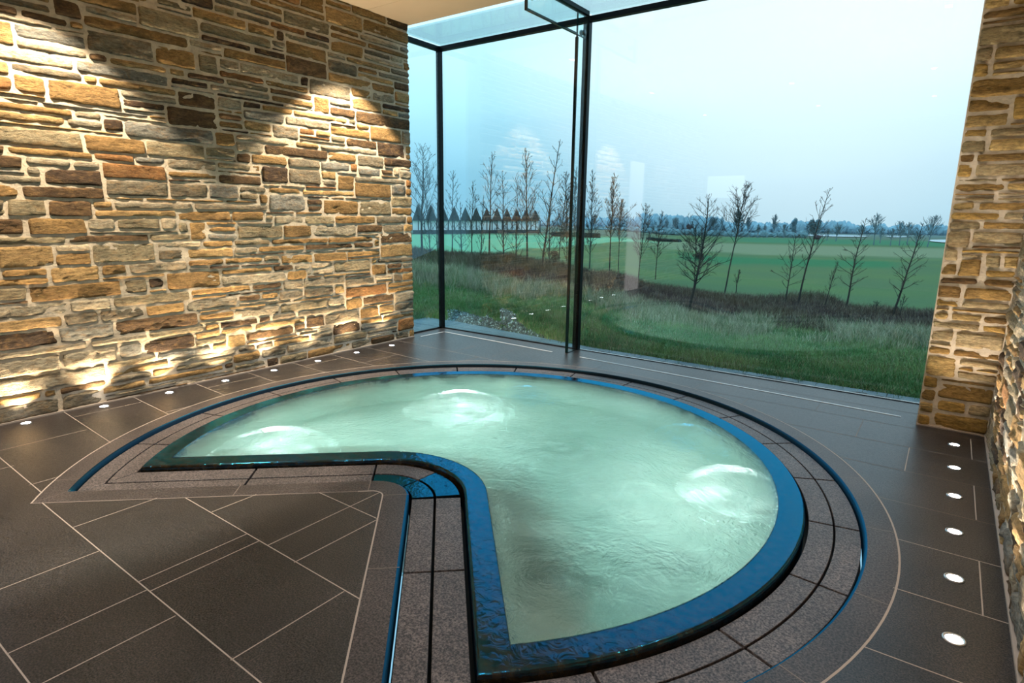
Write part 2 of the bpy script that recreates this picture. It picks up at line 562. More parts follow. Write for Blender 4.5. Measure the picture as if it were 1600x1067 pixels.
# ------------------------------------------------------------------ pool curves
C0 = Vector((-2.526, 3.03))
n1 = Vector((.673, -.7396)); n2 = Vector((-.7396, -.673))
dL = -n2      # a point moves outward along left leg: direction with decreasing... set below
D1, D2 = -3.93, -.235
dirL = Vector((-.7396, -.673))     # from apex outwards on the left leg
dirR = Vector((.673, -.7396))      # from apex outwards on the right leg


class Curve:
    """one closed outline: left leg, rounded apex, right leg, big arc"""

    def __init__(s, ol, oa):
        s.R = 1.968 + oa
        s.ol = ol
        s.rf = max(.02, .22 + (.455 - ol))
        s.A = n1 * (D1 + ol) + n2 * (D2 + ol)
        s.t0 = s.rf                       # tangent distance from apex (90 degree corner)
        s.LT = s.A + dirL * s.t0
        s.RTp = s.A + dirR * s.t0
        s.C = s.A + dirL * s.t0 + dirR * s.t0      # fillet centre lies in the wedge side
        s.tL = s._hit(dirL); s.tR = s._hit(dirR)
        s.TL = s.A + dirL * s.tL; s.TR = s.A + dirR * s.tR
        e = s.TL - C0; s.aL = math.atan2(e.y, e.x) % (2 * PI)
        e = s.TR - C0; s.aR = math.atan2(e.y, e.x)
        if s.aR > 0:
            s.aR -= 2 * PI

    def _hit(s, d):
        e = s.A - C0
        b = e.dot(d); c = e.dot(e) - s.R ** 2
        return -b + math.sqrt(b * b - c)

    def legL(s, t):
        return s.A + dirL * t

    def legR(s, t):
        return s.A + dirR * t

    def fil(s, q):
        """q 0..1 from left tangent to right tangent"""
        a0 = math.atan2(-dirR.y, -dirR.x)
        a1 = math.atan2(-dirL.y, -dirL.x)
        while a1 > a0:
            a1 -= 2 * PI
        if a0 - a1 > PI:
            a1 += 2 * PI
        a = a0 + (a1 - a0) * q
        return s.C + Vector((math.cos(a), math.sin(a))) * s.rf

    def arc(s, a):
        a = min(max(a, s.aR), s.aL)
        return C0 + Vector((math.cos(a), math.sin(a))) * s.R

    def full(s, nl=24, nf=20, na=150):
        P = [s.legL(s.tL + (s.t0 - s.tL) * i / nl) for i in range(nl)]
        P += [s.fil(i / nf) for i in range(nf)]
        P += [s.legR(s.t0 + (s.tR - s.t0) * i / nl) for i in range(nl)]
        P += [s.arc(s.aR + (s.aL - s.aR) * i / na) for i in range(na)]
        return P


WAT = Curve(0, 0)
RIM = Curve(.135, .142)
R1I = Curve(.157, .16)
R1O = Curve(.298, .279)
R2I = Curve(.312, .289)
R2O = Curve(.437, .405)
NOS = Curve(.455, .417)
BOR = Curve(.60, .56)
BOR2 = Curve(.608, .569)


def z3(P, z):
    return [(p.x, p.y, z) for p in P]


ZR = -.03
tub = empty('whirlpool', (C0.x, C0.y, 0))
tag(tub, 'sunken round whirlpool with a wedge cut out, black wet rim and granite steps', 'hot tub')
tubs = []


def tpart(o, label=None):
    o.parent = tub
    o.matrix_parent_inverse = Matrix.Translation((-C0.x, -C0.y, 0))
    if label:
        o['label'] = label
    tubs.append(o)
    return o


# rim
mb = MB()
W_, Rm = WAT.full(), RIM.full()


def inset(cv1, cv2, k):
    return [a + (b - a) * k for a, b in zip(cv1, cv2)]


prev = z3(W_, -.14)
for (k, z) in ((0, 0), (.5, 0), (.86, 0), (.9, -.0004), (.95, -.003), (.985, -.010), (1, -.020), (1, -.16)):
    cur = z3(inset(W_, Rm, k), z)
    mb.strip(prev, cur, True)
    prev = cur
o = mb.build('rim', M['rim'], smooth=True, fix=True)
o.data.set_sharp_from_angle(angle=math.radians(40))
tpart(o, 'black stone rim under a film of running water')
# gutter
mb = MB()
mb.strip(z3(RIM.full(), -.15), z3(NOS.full(), -.15), True)
mb.strip(z3(Curve(.47, .43).full(), -.15), z3(Curve(.47, .43).full(), -.012), True)
tpart(mb.build('gutter', M['black']))
# coping and its nosing
mb = MB()
Nf, Bf = NOS.full(), BOR.full()
N2 = Curve(.462, .424).full(); N3 = Curve(.468, .43).full()
mb.strip(z3(Nf, -.10), z3(Nf, -.012), True)
mb.strip(z3(Nf, -.012), z3(N2, -.004), True)
mb.strip(z3(N2, -.004), z3(N3, 0), True)
o = mb.build('nosing', M['nosing'], smooth=True, fix=True)
tpart(o, 'dark polished rounded edge of the coping')
mb = MB()
mb.strip(z3(N3, 0), z3(Bf, 0), True)
_b2 = BOR2.full()
mb.strip(z3(Bf, 0.0004)[23:], z3(_b2, .0004)[23:], False, 1)
mb.strip(z3(Bf, 0.0004)[:24], z3(_b2, .0004)[:24], False, 2)
mb.strip(z3([Bf[-1], Bf[0]], .0004), z3([_b2[-1], _b2[0]], .0004), False, 1)
JOINT_ARC = [math.radians(a) for a in (-38.2, -22.2, -5.8, 10.6, 26.4, 42, 57.3, 72.2, 87.3, 102.3, 117.9, 133.5, 149.3, 165, 181.2, 197.6, 214.2)]
for a in JOINT_ARC + [math.radians(229.6)]:
    d = Vector((math.cos(a), math.sin(a))); t = Vector((-d.y, d.x)) * .0022
    p, q = C0 + d * (NOS.R + .012), C0 + d * BOR.R
    mb.quad((p - t).to_3d() + Vector((0, 0, .0005)), (p + t).to_3d() + Vector((0, 0, .0005)), (q + t).to_3d() + Vector((0, 0, .0005)), (q - t).to_3d() + Vector((0, 0, .0005)), 2)
LJ = [.56, 1.32]     # joints across the left leg, metres from the apex
RJ = [.53, 1.27]


def across(cv1, cv2, t, left, w=.003):
    """the two ends of a joint that crosses the leg, and its half width"""
    d = dirL if left else dirR
    A = RIM.A
    def at(cv):
        s = (A - cv.A).dot(d) + t
        return (cv.legL(s) if left else cv.legR(s))
    return at(cv1), at(cv2), d * w


for t in LJ:
    p, q, w = across(NOS, BOR, t, True, .0022)
    mb.quad(*[(a.x, a.y, .0005) for a in (p - w, p + w, q + w, q - w)], 2)
for t in RJ:
    p, q, w = across(NOS, BOR, t, False, .0022)
    mb.quad(*[(a.x, a.y, .0005) for a in (p - w, p + w, q + w, q - w)], 2)
for a, b in ((NOS.TL, BOR.TL), (NOS.TR, BOR.TR)):
    d = (b - a).normalized(); t = Vector((-d.y, d.x)) * .0018
    mb.quad(*[(v.x, v.y, .0006) for v in (a - t, a + t, b + t, b - t)], 2)
o = mb.build('coping', [M['coping'], M['grout'], M['grout_dark']])
tpart(o)

# gutter slabs, two rings, each slab its own part
def slab(inner, outer, wet=False):
    poly = [p for p in inner] + [p for p in reversed(outer)]
    # clean near duplicates
    q = [poly[0]]
    for p in poly[1:]:
        if (p - q[-1]).length > 1e-4:
            q.append(p)
    if (q[0] - q[-1]).length < 1e-4:
        q.pop()
    # orientation
    ar = sum(q[i].x * q[(i + 1) % len(q)].y - q[(i + 1) % len(q)].x * q[i].y for i in range(len(q)))
    if ar < 0:
        q.reverse()
    mb = MB(); mb.prism(q, ZR - .03, ZR)
    o = mb.build('gutter_slab', M['wetslab'] if wet else M['slab'])
    bevel(o, .0025, 2)
    tpart(o, 'wet blue-black corner slab' if wet else None)


mt, nt, out = mat('wet_slab')
co = N(nt, 'ShaderNodeTexCoord').outputs['Object']
n_ = N(nt, 'ShaderNodeTexNoise', {'Vector': co, 'Scale': 30.0, 'Detail': 4.0, 'Distortion': .8})
b = N(nt, 'ShaderNodeBump', {'Height': n_.outputs['Fac'], 'Strength': .4, 'Distance': .006})
wetmix(nt, out, (.006, .008, .01, 1), b.outputs['Normal'], .08)
M['wetslab'] = mt

g = .0065
for (ci, cu) in ((R1I, R1O), (R2I, R2O)):
    for cx in range(len(JOINT_ARC) + 1):
        a0 = JOINT_ARC[cx - 1] if cx else -9
        a1 = JOINT_ARC[cx] if cx < len(JOINT_ARC) else 9
        def pts(cv):
            g2 = g / cv.R
            s0 = max(a0 + g2, cv.aR + g2 * .4); s1 = min(a1 - g2, cv.aL - g2 * .4)
            k = max(2, int(abs(s1 - s0) / .02))
            return [cv.arc(s0 + (s1 - s0) * i / k) for i in range(k + 1)]
        slab(pts(ci), pts(cu))
    for left, js in ((True, LJ), (False, RJ)):
        A = RIM.A; d = dirL if left else dirR
        def at(cv, t):
            s = (A - cv.A).dot(d) + t
            tip = cv.tL if left else cv.tR
            s = min(s, tip - g * .4)
            return cv.legL(s) if left else cv.legR(s)
        first = js[0]
        for i, t in enumerate(js):
            t2 = js[i + 1] - g if i + 1 < len(js) else 9
            slab([at(ci, t + g), at(ci, t2)], [at(cu, t + g), at(cu, t2)])
    # rounded corner, split on its bisector
    def cor(cv, half):
        A = RIM.A
        if half == 0:
            s = (A - cv.A).dot(dirL) + LJ[0] - g
            P = [cv.legL(s)] if s > cv.t0 else []
            P += [cv.fil(i / 20) for i in range(0, 10)] + [cv.fil(.5 - g / cv.rf / 3)]
            if s <= cv.t0:
                P = [p for p in P if (p - cv.A).dot(dirL) <= s + .0 or True]
        else:
            s = (A - cv.A).dot(dirR) + RJ[0] - g
            P = [cv.fil(.5 + g / cv.rf / 3)] + [cv.fil(i / 20) for i in range(11, 21)]
            if s > cv.t0:
                P += [cv.legR(s)]
            else:
                P = [p for p in P if (p - cv.A).dot(dirR) < s] or P[:2]
        return P
    def res(P, n=24):
        L = [0]
        for a, b in zip(P, P[1:]):
            L.append(L[-1] + (b - a).length)
        o = []
        for i in range(n + 1):
            t = L[-1] * i / n
            for k in range(len(P) - 1):
                if t <= L[k + 1] + 1e-9:
                    f = (t - L[k]) / max(1e-9, L[k + 1] - L[k])
                    o.append(P[k] + (P[k + 1] - P[k]) * f)
                    break
        return o
    slab(res(cor(ci, 0)), res(cor(cu, 0)), ci is R2I)
    slab(res(cor(ci, 1)), res(cor(cu, 1)), True)

# basin: wall, floor, benches along the two straight sides
mb = MB()
ZB = -.92
Wc = WAT.full()
Wo = Curve(.003, .003).full()
mb.strip(z3(Wc, -.02), z3(Wc, ZB), True)
n0 = len(mb.v)
mb.v += z3(Wc, ZB)
mb.v.append((C0.x - .1, C0.y + .5, ZB)); ce = len(mb.v) - 1
bm = bmesh.new()
vs = [bm.verts.new(p) for p in z3(Wc, ZB)]
es = [bm.edges.new((vs[i], vs[(i + 1) % len(vs)])) for i in range(len(vs))]
bmesh.ops.triangle_fill(bm, edges=es, use_beauty=True)
bm.verts.index_update()
mb2 = MB()
mb2.v = [tuple(v.co) for v in bm.verts]; mb2.f = [tuple(v.index for v in f.verts) for f in bm.faces]; mb2.mi = [0] * len(mb2.f)
bm.free()
mb.v = mb.v[:n0]
k = len(mb.v); mb.v += mb2.v; mb.f += [tuple(i + k for i in f) for f in mb2.f]; mb.mi += mb2.mi
o = mb.build('basin', M['basin'], fix=True)
tpart(o, 'pale lining of the pool')
# pale lip just above the waterline joint
def bench_poly():
    P = [WAT.legL(WAT.tL * .985 + (WAT.t0 - WAT.tL * .985) * i / 10) for i in range(10)]
    P += [WAT.fil(i / 14) for i in range(15)]
    P += [WAT.legR(WAT.t0 + (WAT.tR * .985 - WAT.t0) * i / 10) for i in range(1, 11)]
    b = Curve(-.42, 0)
    Q = [b.legR(b.tR * .97)] + [b.fil(1 - i / 14) for i in range(15)] + [b.legL(b.tL * .97)]
    return P + Q
pl = bench_poly()
bm = bmesh.new()
vs = [bm.verts.new((p.x, p.y, -.42)) for p in pl]
es = [bm.edges.new((vs[i], vs[(i + 1) % len(vs)])) for i in range(len(vs))]
bmesh.ops.triangle_fill(bm, edges=es, use_beauty=True)
bm.verts.index_update()
mb = MB(); mb.v = [tuple(v.co) for v in bm.verts]; mb.f = [tuple(v.index for v in f.verts) for f in bm.faces]; mb.mi = [0] * len(mb.f)
bm.free()
mb.strip(z3(pl, -.42), z3(pl, ZB), True)
tpart(mb.build('bench', M['basin'], fix=True), 'underwater seat along the cut-out')
# grey inlet plates under water
mb = MB(); mb.box(-.2, .2, -.15, .15, 0, .012)
for i in range(7):
    mb.box(-.17 + i * .05, -.145 + i * .05, -.12, .12, .012, .018)
pr = mb.build('intake_plate', M['basin_dark']); pr.location = (-1.50, 2.42, -.419); pr.rotation_euler = (0, 0, math.radians(-47)); tpart(pr, 'grey grated plate under water')
q = pr.copy(); COL.objects.link(q); q.location = (-1.15, 3.05, ZB + .001); q.scale = (.7, 1, 1); tubs.append(q)
# wall lamps
for ang, dz in ((133, -.69), (190, -.74), (40, -.65)):
    a = math.radians(ang); d = Vector((math.cos(a), math.sin(a), 0))
    p = Vector((C0.x, C0.y, 0)) + d * 1.966; p.z = dz
    mb = MB(); mb.lathe([(.085, 0), (.085, .012), (.072, .016), (.067, .010)], p, 28, -d)
    o = mb.build('pool_lamp', M['steel'], smooth=True); tpart(o, 'round underwater lamp')
    mb = MB(); pp = p - d * .012; mb.disc(pp, .058, pp.z, 28, 0, -d)
    l = mb.build('lamp_lens', M['poollamp']); l.parent = o
    ld = bpy.data.lights.new('pool_lamp_light', 'SPOT'); ld.energy = 125; ld.color = (1, .97, .90); ld.shadow_soft_size = 0.0; ld.spot_size = math.radians(165); ld.spot_blend = .6
    lo = bpy.data.objects.new('pool_lamp_light', ld); lo.location = p - d * .05; lo.rotation_euler = (-d - Vector((0, 0, .18))).to_track_quat('-Z', 'Y').to_euler(); COL.objects.link(lo)
for ang, dz in ((113, -.42), (61, -.40)):
    a = math.radians(ang); d = Vector((math.cos(a), math.sin(a), 0))
    p = Vector((C0.x, C0.y, 0)) + d * 1.966; p.z = dz
    mb = MB(); mb.lathe([(.026, 0), (.026, .01), (.018, .014), (0.0005, .014)], p, 18, -d)
    tpart(mb.build('blue_led', M['led']), 'small blue underwater led')

# water
WM = water_mat([(-2.02, 3.42, .36, 38, .16), (-2.9, 3.55, .5, 22, .07)])
mb = MB()
wp = Curve(.004, .004).full()
bm = bmesh.new()
vs = [bm.verts.new((p.x, p.y, .0025)) for p in wp]
es = [bm.edges.new((vs[i], vs[(i + 1) % len(vs)])) for i in range(len(vs))]
bmesh.ops.triangle_fill(bm, edges=es, use_beauty=True)
r = bmesh.ops.extrude_face_region(bm, geom=bm.faces[:])
for v in [e for e in r['geom'] if isinstance(e, bmesh.types.BMVert)]:
    v.co.z = ZB - .03
bmesh.ops.recalc_face_normals(bm, faces=bm.faces)
me = bpy.data.meshes.new('pool_water'); bm.to_mesh(me); bm.free()
me.materials.append(WM)
wo = bpy.data.objects.new('pool_water', me); COL.objects.link(wo)
tag(wo, 'rippling turquoise lit water filling the whirlpool', 'water')

# ------------------------------------------------------------------ floor
bor = BOR.full()


def inside(p, poly):
    c = False; j = len(poly) - 1
    for i in range(len(poly)):
        a, b = poly[i], poly[j]
        if (a.y > p.y) != (b.y > p.y) and p.x < (b.x - a.x) * (p.y - a.y) / (b.y - a.y) + a.x:
            c = not c
        j = i
    return c


bm = bmesh.new()
outer = [(XG, YB), (XR + .05, YB), (XR + .05, YG), (XG, YG)]
loops = [[Vector((a, b)) for a, b in outer], bor]
allv = []; es = []
for lp in loops:
    vs = [bm.verts.new((p[0], p[1], 0)) for p in lp]
    es += [bm.edges.new((vs[i], vs[(i + 1) % len(vs)])) for i in range(len(vs))]
bmesh.ops.triangle_fill(bm, edges=es, use_beauty=True)
bad = [f for f in bm.faces if inside(f.calc_center_median().xy, bor)]
bmesh.ops.delete(bm, geom=bad, context='FACES')
bm.verts.index_update()
mb = MB(); mb.v = [tuple(v.co) for v in bm.verts]; mb.f = [tuple(v.index for v in f.verts) for f in bm.faces]; mb.mi = [0] * len(mb.f)
bm.free()


def grout(p, q, w=.0028, mi=1, z=.0006):
    p = Vector(p); q = Vector(q); L = (q - p).length; n = max(1, int(L / .02)); d = (q - p) / n
    t = Vector((-d.y, d.x)).normalized() * w
    run = None
    def flush(a, b):
        mb.quad((a.x - t.x, a.y - t.y, z), (b.x - t.x, b.y - t.y, z), (b.x + t.x, b.y + t.y, z), (a.x + t.x, a.y + t.y, z), mi)
    for i in range(n):
        mid = p + d * (i + .5)
        if inside(mid, bor):
            if run is not None:
                flush(run, p + d * i); run = None
        elif run is None:
            run = p + d * i
    if run is not None:
        flush(run, q)


# rows seen in the front, by the glass and at the right
ROWS = [(.47, .47), (.96, .93), (1.47, 1.44), (1.97, 1.95), (2.42, 2.42), (2.93, 2.93), (3.42, 3.43), (3.91, 3.92), (4.44, 4.46), (4.95, 4.97), (5.46, 5.46), (5.93, 5.9)]
for (yl, yr) in ROWS:
    xs = -3.95 if yl < 2 else -2.6
    grout((xs, yl), (XR, yr), mi=1 if yl < 3.5 else 2)
for y in (-3.5, -3, -2.5, -2, -1.5, -1, -.5, 0):
    grout((XL, y), (XR, y))
for yl, yr in ((.50, .47), (1.03, 1.0), (1.61, 1.53), (2.12, 2.05), (2.66, 2.58), (3.18, 3.09), (3.7, 3.6), (4.2, 4.12), (4.7, 4.64), (5.22, 5.16)):
    grout((XL, yl), (-3.95, yr))
    if yl > 2.2:
        grout((-3.95, yr), (-2.6, yr), mi=2)
for x, y0, y1 in ((-3.45, .96, 1.47), (-2.69, .95, 1.46), (-2.58, .95, 1.46), (-2.51, 1.46, 2.2), (-2.28, 1.45, 1.96), (-3.05, 1.47, 1.97), (-1.92, .94, 1.45), (-3.10, .47, .96), (-2.60, .47, .95), (-2.33, .47, .94),
                 (-1.5, .47, .94), (-1.1, .94, 1.45), (-.7, .47, .94), (-.5, 1.45, 1.95), (-.3, .94, 1.44),
                 (-4.99, 1.05, 1.56), (-4.21, .99, 1.54), (-4.62, .50, 1.03), (-5.38, 1.59, 2.10), (-5.36, 2.65, 3.16), (-4.95, 2.1, 2.62), (-5.36, 3.68, 4.18), (-5.0, 3.15, 3.68), (-5.0, 4.2, 4.7), (-5.35, 4.7, 5.2),
                 (.31, 4.97, 5.46), (.31, 3.93, 4.46), (.31, 2.93, 3.43), (.31, 1.95, 2.42), (-.05, 4.46, 4.96), (-.39, 4.96, 5.46), (-.75, 5.46, 5.93), (-.0, 1.44, 1.95),
                 (-1.3, 4.96, 5.46), (-1.8, 5.46, 5.93), (-2.3, 4.96, 5.46), (-2.9, 5.4, 5.93), (-3.5, 5.2, 5.46), (-4.2, 4.64, 5.16), (-4.6, 5.16, 5.6), (-4.1, 5.3, 5.9), (-2.55, 5.46, 5.75), (-3.15, 5.5, 5.88)):
    grout((x, y0), (x, y1), mi=1 if y1 < 5 or x > -.2 else 2)
o = mb.build('floor', [M['tile'], M['grout'], M['grout_dark']])
struct(o, 'dark granite tiled floor with pale joints', 'floor')

# slim pale strips let into the floor by the glass
def linestrip(name, pts, w=.011, z=.003):
    mb = MB()
    for a, b in zip(pts, pts[1:]):
        a = Vector(a); b = Vector(b); d = (b - a).normalized(); t = Vector((-d.y, d.x)) * w
        a = a - d * w * .9; b = b + d * w * .9
        mb.prism([(a - t), (b - t), (b + t), (a + t)], .0, z)
    return struct(mb.build(name, M['trim']))
linestrip('trim_1', [(-5.52, 5.60), (-5.505, 6.03), (-3.69, 5.925)])
linestrip('trim_2', [(-3.285, 5.905), (-.16, 5.735)])

# ------------------------------------------------------------------ terrace outside
mb = MB()
mb.prism([(XG - .005, 5.2), (XG - .005, YG + .005), (.9, YG + .005), (.9, 6.47), (-3.4, 6.47), (-5.9, 6.76), (-6.52, 6.76), (-6.52, 5.2)], -.12, -.004)
tr = mb.build('terrace', M['terrace'])
mb = MB()
for a, b in (((-6.6, 5.3), (-6.05, 6.4)), ((-6.3, 5.9), (XG, 5.95)), ((-6.05, 6.42), (-5.0, 6.45)), ((-5.2, 6.42), (-5.2, 6.6)), ((-3.5, 6.335), (.2, 6.3)), ((-4.9, 6.36), (-3.6, 6.34)), ((-4.2, 6.3), (-4.15, 6.5)),
             ((-2.95, YG), (-2.93, 6.45)), ((-2.1, YG), (-2.1, 6.34)), ((-1.4, 6.3), (-1.4, 6.45)), ((-.75, YG), (-.75, 6.3)), ((-.3, 6.3), (-.3, 6.45))):
    a = Vector(a); b = Vector(b); d = (b - a).normalized(); t = Vector((-d.y, d.x)) * .004
    mb.quad(*[(v.x, v.y, -.0034) for v in (a - t, b - t, b + t, a + t)])
rnd = random.Random(5)
for i in range(120):       # wet dark seams and moss on the slabs
    x = rnd.choice([-2.6, -2.3, -1.5, -1.45, -1.2, -.4, -3.1, -1.35]) + rnd.gauss(0, .12); y = 6.335 + rnd.gauss(0, .012)
    r = rnd.uniform(.006, .02)
    mb.quad((x - r * 1.6, y - r * .4, -.0032), (x + r, y - r * .5, -.0032), (x + r * 1.5, y + r * .4, -.0032), (x - r, y + r * .5, -.0032))
j = mb.build('paving_joints', M['black']); j.parent = tr
struct(tr, 'blue-grey paved terrace strip outside the glass', 'terrace')

# ------------------------------------------------------------------ glazing
def pane(name, box, m='glass'):
    mb = MB(); mb.box(*box)
    return struct(mb.build(name, M[m]))


def frame(parent, boxes, name='window_frame'):
    for bx in boxes:
        mb = MB(); mb.box(*bx)
        o = mb.build(name, M['frame']); o.parent = parent
        bevel(o, .002, 1)


PX = -3.53
w1 = pane('window_1', (XG + .03, PX - .005, YG, YG + .028, .008, ZT))
w2 = pane('window_2', (PX + .005, -.02, YG, YG + .028, .008, ZT))
w3 = pane('window_3', (XG - .014, XG + .014, YW - .1, YG - .03, .008, ZT))
w4 = pane('window_4', (XG, PX - .02, 5.56, YG + .04, ZC - .05, ZC - .03), 'roofglass')
w5 = pane('window_5', (PX + .02, .3, 5.56, YG + .04, ZC - .05, ZC - .03), 'roofglass')
frame(w1, [(XG - .03, XG + .03, YG - .03, YG + .035, 0, ZT + .06), (XG + .03, PX - .04, YG - .03, YG + .035, ZT, ZT + .055), (XG + .03, PX - .04, YG - .006, YG + .03, 0, .012)])
frame(w2, [(PX - .045, PX + .03, YG - .03, YG + .035, 0, ZT + .06), (PX + .03, -.02, YG - .03, YG + .035, ZT, ZT + .055), (PX + .03, -.02, YG - .004, YG + .024, 0, .006)])
frame(w3, [(XG - .03, XG + .03, YW - .1, YG - .03, ZT, ZT + .055), (XG - .012, XG + .012, YW - .1, YG - .03, 0, .02)])
frame(w5, [(PX - .03, PX + .03, 5.56, YG - .03, ZC - .075, ZC - .03)])

# standing glass fin and hanging glass beam
fin = empty('glass_fin', (PX, 6.0, 0))
tag(fin, 'upright clear glass fin with dark edge in front of the black post', 'glass fin')
mb = MB(); mb.box(-.012, .012, .012, .205, 0, ZT + .04)
o = mb.build('pane', M['fin']); o.parent = fin
mb = MB(); mb.box(-.0165, .0165, -.004, .012, 0, 3.46)
o = mb.build('edge', M['edge']); o.parent = fin
mb = MB(); mb.box(-.008, .008, 0, .012, 3.46, ZT + .04)
o = mb.build('upper_edge', M['edge']); o.parent = fin
mb = MB(); mb.box(-.02, .02, .0, .2, 0, .006)
o = mb.build('foot', M['frame']); o.parent = fin
mb = MB()
mb.lathe([(.0005, 0), (.03, 0), (.03, .012), (.022, .018), (.0005, .018)], (.013, .125, 3.53), 20, (1, 0, 0))
mb.lathe([(.0005, 0), (.03, 0), (.03, .012), (.022, .018), (.0005, .018)], (-.013, .125, 3.53), 20, (-1, 0, 0))
o = mb.build('clamp', M['darksteel'], smooth=True); o.parent = fin
bmh = empty('glass_beam', (PX, 5.0, 3.56))
tag(bmh, 'horizontal clear glass beam hanging under the roof glass', 'glass beam')
mb = MB(); mb.box(-.012, .012, .05, 1.22, -.07, .2)
o = mb.build('pane', M['fin']); o.parent = bmh
mb = MB(); mb.box(-.014, .014, .05, .99, -.08, -.062); mb.box(-.014, .014, .04, .056, -.08, .2); mb.box(-.005, .005, .99, 1.2, -.08, -.07)
o = mb.build('edge', M['edge']); o.parent = bmh
mb = MB()
for sx in (1, -1):
    mb.lathe([(.0005, 0), (.03, 0), (.03, .012), (.022, .018), (.0005, .018)], (.013 * sx, .17, .07), 20, (sx, 0, 0))
o = mb.build('clamp', M['darksteel'], smooth=True); o.parent = bmh

# ------------------------------------------------------------------ floor uplights
def spot(name, loc, energy, col, size, blend, direction, rad=.03):
    ld = bpy.data.lights.new(name, 'SPOT'); ld.energy = energy; ld.color = col
    ld.spot_size = size; ld.spot_blend = blend; ld.shadow_soft_size = rad
    o = bpy.data.objects.new(name, ld); o.location = loc
    o.rotation_euler = Vector(direction).to_track_quat('-Z', 'Y').to_euler()
    COL.objects.link(o)
    return o


def make_uplight():
    r = empty('floor_uplight')
    mb = MB(); mb.lathe([(.040, .0), (.040, .004), (.036, .0055), (.030, .004), (.029, .0)], (0, 0, 0), 28)
    a = mb.build('bezel', M['steel'], smooth=True); a.parent = r
    mb = MB(); mb.disc((0, 0), .0295, .0022, 28)
    b_ = mb.build('lens', M['lens']); b_.parent = r
    return r


UP0 = make_uplight()
first = True


def place_up(x, y, label, group, energy, lean, white=False):
    global first
    if first:
        r = UP0; first = False
    else:
        r = UP0.copy(); COL.objects.link(r)
        for ch in UP0.children:
            c = ch.copy(); COL.objects.link(c); c.parent = r
    r.location = (x, y, 0)
    tag(r, label, 'floor light', group)
    if white:
        for ch in r.children:
            if ch.name.startswith('lens'):
                ch.data = LENSW
    spot('uplight_beam', (x, y, .02), energy, (1, .74, .46) if x < -3 else (1, .82, .64), math.radians(96), 1.0, (lean, 0, 1), .025)


mb = MB(); mb.disc((0, 0), .0295, .0022, 28)
tmp = mb.build('lens', M['lensw']); LENSW = tmp.data; bpy.data.objects.remove(tmp)
LY = [1.338, 1.86, 2.37, 2.88, 3.39, 3.915, 4.44, 4.97]
LX = [-5.50, -5.49, -5.475, -5.46, -5.45, -5.44, -5.43, -5.41]
NM = ['first', 'second', 'third', 'fourth', 'fifth', 'sixth', 'seventh', 'eighth']
for i, (x, y) in enumerate(zip(LX, LY)):
    lab = 'round lit floor light by the long stone wall, %s of the row from the left' % NM[i]
    if i == 7:
        lab = 'round lit floor light by the long stone wall, nearest to the glass'
    place_up(x, y, lab, 'floor lights along the long stone wall', 80, -.02, i < 2)
RY = [5.231, 4.72, 4.21, 3.696, 3.182, 2.679]
for i, y in enumerate(RY):
    place_up(.213, y, 'round lit floor light by the right stone wall, %s from the pillar' % NM[i], 'floor lights along the right stone wall', 80, .02)
for k in range(1, 4):
    place_up(.213, 2.679 - .515 * k, 'round lit floor light by the right stone wall, below the lower picture edge', 'floor lights below the lower picture edge', 60, .02)

# ------------------------------------------------------------------ ceiling downlights
def make_down():
    r = empty('ceiling_downlight')
    mb = MB(); mb.lathe([(.052, 0), (.052, -.006), (.04, -.006), (.036, .0)], (0, 0, 0), 26)
    a = mb.build('bezel', M['steel'], smooth=True); a.parent = r
    mb = MB(); mb.disc((0, 0), .036, -.002, 26)
    b_ = mb.build('lamp', M['down']); b_.parent = r
    return r


D0 = make_down(); firstd = True
for (x, y, e, sz, bl) in ((-4.77, 1.66, 760, 76, .24), (-4.77, 4.50, 760, 76, .24), (-4.77, -1.25, 120, 90, .3), (-2.5, -1.25, 160, 120, .6), (-2.5, 1.2, 110, 120, .6), (-.6, -1.25, 90, 120, .6), (-.55, 1.2, 90, 110, .5), (-.35, 4.3, 110, 90, .4)):  # lamps off the left-wall row are added to brighten the room
    if firstd:
        r = D0; firstd = False
    else:
        r = D0.copy(); COL.objects.link(r)
        for ch in D0.children:
            c = ch.copy(); COL.objects.link(c); c.parent = r
    r.location = (x, y, ZC - .0005)
    tag(r, 'small round recessed ceiling light above the picture', 'ceiling light', 'recessed ceiling lights')
    spot('downlight_beam', (x, y, ZC - .03), e, (1, .80, .56) if sz == 76 else (1, .87, .74), math.radians(sz), bl, (-.14, 0, -1) if sz == 76 else (0, 0, -1), .03)

# lit openings in the back wall, seen only as reflections in the glass
mb = MB(); mb.box(XL + .02, XL + .09, .12, .66, 0.02, 2.7)
struct(mb.build('door_1', M['lit']))
mb = MB(); mb.box(-5.5, -4.55, YB, YB + .03, 2.1, 2.66)
struct(mb.build('window_6', M['lit2']))

# ------------------------------------------------------------------ the land outside
def az_of(px):
    d = ray(px, 348 + (px - 640) * .0143)
    return math.atan2(d.x, d.y)


def z_for(az, D, py):
    """height at which ground D metres off in direction az is seen at picture row py"""
    lo, hi = -80.0, 40.0
    for _ in range(40):
        mid = (lo + hi) / 2
        if proj((math.sin(az) * D, math.cos(az) * D, mid))[1] > py:
            lo = mid
        else:
            hi = mid
    return mid


